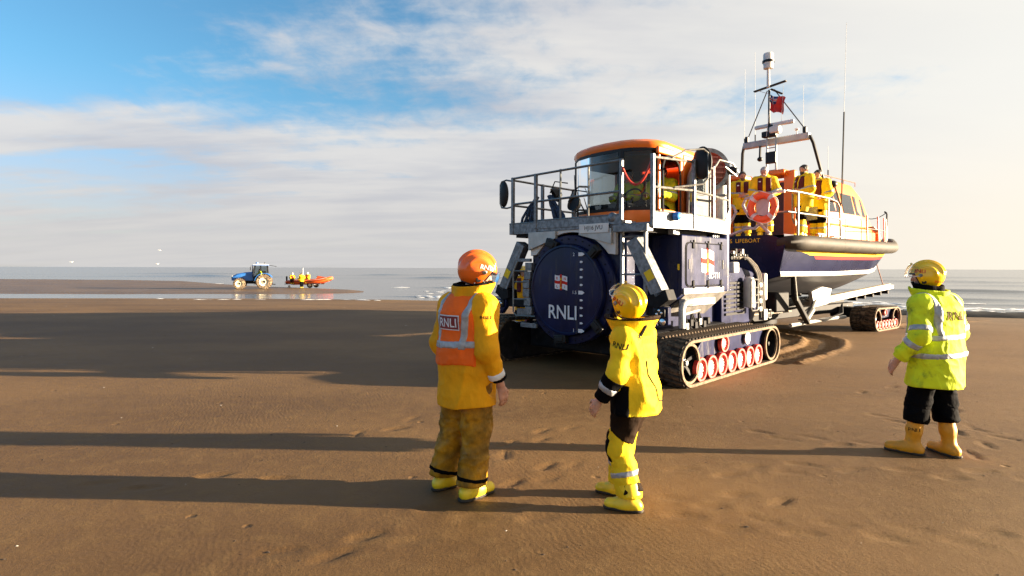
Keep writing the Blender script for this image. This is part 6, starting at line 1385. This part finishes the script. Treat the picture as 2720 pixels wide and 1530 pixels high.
driver('second person in fluorescent coat seated inside the cab behind the windscreen', tl(1.42, -.22, 2.36), R(226), 17, HAIRD)
# person behind the far track
tb, Jb, Fb = crew('person in orange yellow oilskins with grey knee pads beyond the far track of the tractor', (.30, 16.0, 0), R(185), {'elL': (-.3, .05, 1.15), 'wrL': (-.2, .22, 1.05), 'pitch': R(5)}, None, None, 1.0, 23, OIL, OIL, True, True)
f_, r_, u_ = head_axes(Jb['yaw'], Jb['pitch']); helmet(tb, Jb['head'], f_, r_, u_, HELMY, 1.05, 'up', None, None)

# ------------------------------------------------------------------ blue farm tractor, trailer and inflatable on the sandbar
FZ = SEA_Z + 0.085
def fpos(px, py=768.0): x, y = gpt(px, py, FZ); return (x, y, FZ)
BLUE = mat('farm_blue', (.03, .15, .46), .35, var=.08, vscale=3, dirt=.15, dcol=(.2, .16, .1)); CREAM = mat('rim_cream', (.62, .56, .42), .5, var=.15, vscale=6, dirt=.25, dcol=(.35, .25, .14)); TYRE = mat('sandy_tyre', (.10, .07, .045), .85, var=.3, vscale=9, dirt=.5, dcol=(.42, .30, .17), dscale=5)
def big_wheel(T, x, y, r, w, sgn):
    t = MB(); t.lathe((x, y - w / 2, r), (0, 1, 0), [(r * .58, 0), (r * .9, .0), (r * .97, w * .1), (r * .97, w * .9), (r * .9, w), (r * .58, w)], 36, cap=False); o = t.obj('wheel', TYRE, T)
    n = 20
    lug = MB()
    for k in range(n):
        a = 2 * math.pi * k / n
        for sd in (0, 1):
            a2 = a + sd * math.pi / n; y0, y1 = (y - w * .5, y - w * .02) if sd == 0 else (y + w * .5, y + w * .02); da = .16
            lug.bar((x + math.cos(a2) * r * .985, y0, r + math.sin(a2) * r * .985), (x + math.cos(a2 + da) * r * .985, y1, r + math.sin(a2 + da) * r * .985), r * .05, r * .06, (math.cos(a2), 0, math.sin(a2)))
    tag(lug.obj('tyre_lugs', TYRE, o, 0), kind='stuff')
    part('rim', CREAM, o, lambda b: b.lathe((x, y + sgn * w * .30, r), (0, sgn, 0), [(0, -.06), (r * .2, -.06), (r * .22, .02), (r * .40, -.03), (r * .52, .04), (r * .60, .10), (r * .60, -.1)], 28))
    part('hub', DARK, o, lambda b: b.cyl((x, y + sgn * w * .3, r), (x, y + sgn * w * .42, r), r * .12, n=12))
def farm_tractor():
    T = thing('farm_tractor', 'blue farm tractor with white cab posts and sandy wheels on the far sandbar', 'tractor', fpos(683, 767.5), R(180 - 0) + R(20))
    # x forward
    big_wheel(T, -.75, -.92, .82, .50, -1); big_wheel(T, -.75, .92, .82, .50, 1); big_wheel(T, 1.72, -.88, .62, .40, -1); big_wheel(T, 1.72, .88, .62, .40, 1)
    part('chassis', DARK, T, lambda b: (b.box((.6, 0, .85), (3.0, .6, .5)), b.box((1.72, 0, .62), (.25, 1.5, .2)), b.box((-.75, 0, .82), (.35, 1.5, .3))), bevel=.04)
    hd = part('bonnet', BLUE, T, lambda b: b.loft(np.array([[(x, -w, .95), (x, -w, z - .12), (x, -w * .7, z), (x, w * .7, z), (x, w, z - .12), (x, w, .95)] for x, w, z in ((.35, .48, 1.92), (1.2, .46, 1.86), (2.0, .42, 1.70), (2.45, .36, 1.45), (2.55, .30, 1.1))])), 35)
    part('grille', BLACK, hd, lambda b: b.box((2.50, 0, 1.25), (.12, .60, .40)), bevel=.03)
    for y in (-.22, .22): part('headlamp', WHITE, hd, lambda b: b.box((2.50, y, 1.42), (.10, .16, .12)), bevel=.03)
    part('bonnet_vent', BLACK, hd, lambda b: b.box((1.95, -.44, 1.40), (.5, .03, .28)))
    part('bonnet_badge', WHITE, hd, lambda b: b.box((.95, -.475, 1.60), (.9, .02, .22)))
    for y in (-.92, .92):
        part('mudguard', BLUE, T, lambda b: b.loft(np.array([[(-.75 + math.cos(a) * r, y - .27, .82 + math.sin(a) * r) if k == 0 else (-.75 + math.cos(a) * r, y + .27, .82 + math.sin(a) * r) for r, k in ((.95, 0), (.95, 1), (.90, 1), (.90, 0))] for a in np.linspace(R(8), R(150), 16)])), 35)
        part('front_mudguard', BLACK, T, lambda b: b.loft(np.array([[(1.72 + math.cos(a) * r, y * .95 + k * .2, .62 + math.sin(a) * r) for r, k in ((.74, -1), (.74, 1), (.70, 1), (.70, -1))] for a in np.linspace(R(40), R(150), 12)])), 35)
        [part('cab_post', BLACK, T, lambda b: b.bar(pa, pb, .07, .07)) for pa, pb in (((.42, y * .82, 1.3), (.22, y * .78, 2.62)), ((-.35, y * .84, 1.6), (-.35, y * .80, 2.62)), ((-1.15, y * .78, 1.75), (-1.05, y * .74, 2.62)))]
        [part('cab_glass', GLASS, T, lambda b: b.add(q4, [(0, 1, 2, 3)]), 0) for q4 in ([(.40, y * .83, 1.35), (.23, y * .79, 2.58), (-.33, y * .81, 2.58), (-.33, y * .85, 1.62)], [(-.38, y * .85, 1.70), (-.38, y * .81, 2.58), (-1.03, y * .76, 2.58), (-1.12, y * .79, 1.78)])]
        [part('side_step', ALU, T, lambda b: b.box(cc, ss)) for cc, ss in (((.15, y * .85, .55), (.36, .16, .04)), ((.15, y * .85, .85), (.36, .16, .04)), ((.0, y * .85, .85), (.04, .05, .75)))]
    part('windscreen', mat('tinted_glass', (.03, .10, .10), .08, var=.05, spec=.6), T, lambda b: b.add([(.46, -.74, 1.75), (.26, -.70, 2.58), (.26, .70, 2.58), (.46, .74, 1.75)], [(0, 1, 2, 3)]), 0)
    part('cab_floor', DARK, T, lambda b: (b.box((-.3, 0, 1.2), (1.3, 1.5, .5)), b.box((-.7, 0, 1.7), (.5, .5, .6))), bevel=.05)
    rf = part('cab_roof', mat('roof_white', (.6, .62, .64), .4, var=.05), T, lambda b: b.loft(np.array([[(x, -.84, 2.62), (x, -.80, z), (x, .80, z), (x, .84, 2.62)] for x, z in ((.36, 2.70), (.1, 2.78), (-.9, 2.78), (-1.2, 2.70))])), 35)
    part('roof_trim', BLUE, rf, lambda b: b.box((-.4, 0, 2.64), (1.7, 1.72, .06)), bevel=.02)
    part('rear_canopy', DARK, T, lambda b: b.bar((-1.1, 0, 2.66), (-2.0, 0, 2.52), 1.3, .05)); part('roof_beacon', BLUE, rf, lambda b: b.lathe((.05, -.5, 2.78), (0, 0, 1), [(.10, 0), (.16, .04), (.15, .16), (.02, .2)], 14)); part('roof_aerial', BLACK, rf, lambda b: b.cyl((-.75, -.4, 2.75), (-.75, -.4, 2.98), .04, n=8))
    part('wing_mirror', BLACK, T, lambda b: (b.tube([(.3, .8, 2.55), (.55, 1.1, 2.58), (.6, 1.15, 2.3)], .02, 6), b.box((.6, 1.15, 2.25), (.06, .2, .35)))); part('exhaust', BLACK, T, lambda b: b.tube([(.55, -.45, 1.8), (.52, -.62, 2.0), (.5, -.66, 2.65)], .045, 8))
    part('hitch', DARK, T, lambda b: b.bar((-1.2, 0, .55), (-1.9, 0, .5), .12, .10))
    return T
FT = farm_tractor()
def small_person(label, loc, az, pose, jm, tm, hm, s=1.0, seed=1, vest=None, group='crew round the small inflatable'):
    T = thing('person', label, 'person', loc, -az, None); J = scaled({**POSE, **pose}, s)
    body_mesh(T, J, s, .03, SKIN, False, True); F = jacket_field(J, s, .028, 1.2, pose.get('hem', .74), 1.0, 0, .006, seed, .0); F.obj('jacket', jm, T)
    if vest: strip(T, F.tor, 'life_jacket', vest, lambda P: np.maximum(np.maximum(J['waist'][2] - P[..., 2], P[..., 2] - J['neck'][2] + .03), np.abs(P[..., 0]) - .15), .03)
    legs_field(J, s, .028, 1.15, 1.0, .12, .006, seed).obj('trousers', tm, T); boots(T, J, s, BOOTL, .28, .024)
    c = vec(J['head']); part('helmet' if hm is not HAIRD else 'hair', hm, T, lambda b: b.sphere(c + (0, -.01, .045), (.13, .15, .13) if hm is not HAIRD else (.10, .115, .10), 14, 10)); return T
fx = lambda px: fpos(px, 768.5)
small_person('farm tractor driver in fluorescent yellow seated in the cab', (FT.location.x + .35, FT.location.y - .1, FZ + .95), R(-95), {**SIT, 'hem': .44}, HIVIS, NAVYC, HAIRD, 1.0, 31)
def inflatable():
    B0 = fpos(820, 764.0); TR = thing('launching_trailer', 'low steel launching trailer with pale wheels under the orange inflatable', 'trailer', (B0[0], B0[1], FZ), R(-6))
    for y in (-.85, .85):
        o = part('wheel', BLACK, TR, lambda b: b.lathe((.55, y - .1, .34), (0, 1, 0), [(.18, 0), (.33, 0), (.35, .04), (.35, .16), (.33, .2), (.18, .2)], 24, cap=False)); part('rim', CREAM, o, lambda b: b.cyl((.55, y - .06, .34), (.55, y + .06, .34), .20, n=18))
    part('frame', GALV, TR, lambda b: (b.bar((-3.0, 0, .42), (2.0, 0, .48), .10, .10), b.bar((-1.8, -.7, .45), (1.8, -.7, .5), .08, .08), b.bar((-1.8, .7, .45), (1.8, .7, .5), .08, .08), b.bar((.55, -.9, .36), (.55, .9, .36), .08, .08), b.bar((-1.2, -.75, .46), (-1.2, .75, .46), .07, .07)))
    part('winch_post', DARK, TR, lambda b: (b.bar((-2.75, 0, .40), (-2.75, 0, 1.35), .14, .14), b.bar((-2.7, 0, .9), (-1.9, 0, .45), .08, .08))); part('jockey_wheel', CREAM, TR, lambda b: b.cyl((-2.3, -.3, .14), (-2.3, -.2, .14), .14, n=14))
    I = thing('inflatable_lifeboat', 'orange inflatable lifeboat on its trailer beside the farm tractor', 'boat', (B0[0], B0[1], FZ + .44), R(-6)); ORG = mat('inflatable_orange', (.72, .10, .012), .5, var=.08, vscale=3)
    for sy in (-1, 1):
        P = [(-2.55, sy * .85, .22), (-2.2, sy * .88, .26), (-1.0, sy * .90, .30), (.8, sy * .88, .34), (1.8, sy * .74, .44), (2.5, sy * .42, .62), (2.85, sy * .05, .72)]; part('side_tube', ORG, I, lambda b: b.tube(P, [.04, .20, .26, .26, .25, .23, .20], 14)); part('rubbing_strip', BLACK, I, lambda b: b.tube([(x, y + sy * .24, z) for x, y, z in P[1:-1]], .035, 6)); part('grab_line', WHITE, I, lambda b: b.tube([(x, y + sy * .2, z + .17) for x, y, z in P[1:-1]], .015, 5))
    part('keel_floor', ORG, I, lambda b: b.loft(np.array([[(x, -w, .10 + r), (x, 0, -.12 + r * 1.2), (x, w, .10 + r), (x, 0, .2 + r)] for x, w, r in ((-2.0, .8, 0), (0, .82, .02), (1.6, .66, .12), (2.5, .3, .36))])), 40); part('bow_dodger', ORG, I, lambda b: b.loft(np.array([[(x, -w, .50 + k), (x, 0, z), (x, w, .50 + k)] for x, w, z, k in ((1.15, .70, .98, 0), (1.9, .60, .86, .06), (2.6, .26, .82, .2))])), 40); part('dodger_opening', BLACK, I, lambda b: b.sphere((1.12, 0, .76), (.06, .42, .20), 12, 8))
    part('outboard_engine', BLACK, I, lambda b: (b.box((-2.1, 0, .62), (.4, .32, .42)), b.box((-2.15, 0, .2), (.16, .12, .6))), bevel=.06); part('console_post', WHITE, I, lambda b: (b.cyl((-.75, .1, .3), (-.75, .1, 1.9), .03, n=8), b.cyl((-1.15, .1, .3), (-1.15, .1, 1.55), .025, n=8))); part('seat_pod', GREYP, I, lambda b: b.box((-.55, 0, .45), (1.5, .4, .3)), bevel=.05)
    px, py = B0[0], B0[1]
    small_person('person in white helmet and red lifejacket sitting at the stern of the inflatable', (px - 1.75, py - .55, FZ + .47), R(160), {**SIT, 'hem': .44}, OILY, NAVYC, WHITE, 1.0, 33, RED)
    small_person('bareheaded person in pale top sitting amidships in the inflatable', (px - 1.05, py + .15, FZ + .42), R(170), {**SIT, 'hem': .44}, WHITE, NAVYC, HAIRD, .95, 35)
    small_person('person standing on the wet sand in yellow boots against the inflatable', (px - .40, py - 1.25, FZ), R(150), {'elL': (-.3, .1, 1.2), 'wrL': (-.1, .3, 1.2)}, OILY, NAVYC, HAIRD, 1.0, 37)
    small_person('person in white helmet and red lifejacket sitting on the tube amidships', (px + .05, py - .50, FZ + .54), R(190), {**SIT, 'hem': .44}, OILY, NAVYC, WHITE, 1.0, 39, RED)
inflatable()
# ------------------------------------------------------------------ gulls
def gull(px, py, D, label, az, span=1.1, fly=True, group=None):
    k = 1550.0; loc = ((px - 1360) / k * D, D, 1.75 - (py - 712 - .003 * (px - 1360)) / k * D); T = thing('gull', label, 'bird', loc, az, group); W = mat('gull_white', (.75, .75, .74), .6, var=.05)
    part('body', W, T, lambda b: b.sphere((0, 0, 0), (.20, .07, .075), 12, 8))
    part('head', W, T, lambda b: b.sphere((.20, 0, .05), (.06, .045, .045), 10, 6)); part('beak', PRINTY, T, lambda b: b.cyl((.25, 0, .045), (.31, 0, .03), .014, .003, 6)); part('tail', W, T, lambda b: b.prism([(-.17, -.03), (-.34, -.07), (-.34, .07), (-.17, .03)], -.008, .008, lambda a, c, h: (a, c, h)))
    for s in (-1, 1):
        if fly: part('wing', mat('gull_grey', (.45, .46, .48), .6, var=.1), T, lambda b: b.loft(np.array([[(.08 - sw, s * y, z + .012), (-.10 - sw * 1.4, s * y, z + .004), (-.10 - sw * 1.4, s * y, z - .004), (.08 - sw, s * y, z - .006)] for y, z, sw in ((.04, .02, 0), (span * .25, .14, -.03), (span * .5, .10, .14))])))
        else: part('wing', mat('gull_grey', (.45, .46, .48), .6, var=.1), T, lambda b: b.sphere((-.06, s * .06, .02), (.20, .02, .05), 10, 6))
gull(190, 696, 115, 'white gull flying low left of the other two flying gulls, level with the horizon', R(20)); gull(418, 701, 105, 'white gull gliding just above the horizon line', R(200)); gull(424, 665, 125, 'white gull flying highest above the sea', R(10))
# ------------------------------------------------------------------ marks on the sand
def scatter():
    rs = np.random.RandomState(8); b = MB(); sh = MB()
    for k in range(480):
        y = 3.0 + 26 * rs.rand() ** 1.6; x = (rs.rand() - .5) * 1.85 * y; z = float(ground_z(np.array(x), np.array(y))); r = .004 + .011 * rs.rand() ** 2 + .0006 * y
        n = 6; th = np.linspace(0, 6.283, n, endpoint=False) + rs.rand(); q = [(x + math.cos(a) * r * (1 + rs.rand()), y + math.sin(a) * r * (.7 + .6 * rs.rand()), z - .003) for a in th] + [(x + r * .3 * rs.rand(), y, z + r * (.15 + .25 * rs.rand()))]
        (sh if rs.rand() < .08 else b).add(q, [(i, (i + 1) % n, n) for i in range(n)])
    tag(b.obj('sand_clods', mat('dark_clod', (.035, .022, .013), .85, var=.3), None, 0), 'dark crumbs of weed and wet sand strewn over the beach', 'debris', kind='stuff'); tag(sh.obj('shell_bits', mat('shell_white', (.55, .5, .42), .6), None, 0), 'pale shell fragments strewn over the beach', 'debris', kind='stuff')
scatter()
# low near-black ridge along the edge of the water on the right
def shore_ridge():
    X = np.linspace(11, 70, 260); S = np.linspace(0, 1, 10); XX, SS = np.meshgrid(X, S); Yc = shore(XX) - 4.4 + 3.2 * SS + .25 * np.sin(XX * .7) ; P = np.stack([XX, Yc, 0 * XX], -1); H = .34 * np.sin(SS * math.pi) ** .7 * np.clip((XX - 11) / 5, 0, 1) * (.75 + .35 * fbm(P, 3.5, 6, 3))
    Z = ground_z(XX, Yc) + H - .012; o = grid_mesh('dark_ridge', XX, Yc, Z, mat('dark_ridge_brown', (.010, .008, .006), .7, var=.4, vscale=6, bump=.03, bscale=8, spec=.25)); tag(o, 'low dark ridge lying along the edge of the water', 'seaweed', kind='stuff')
shore_ridge()
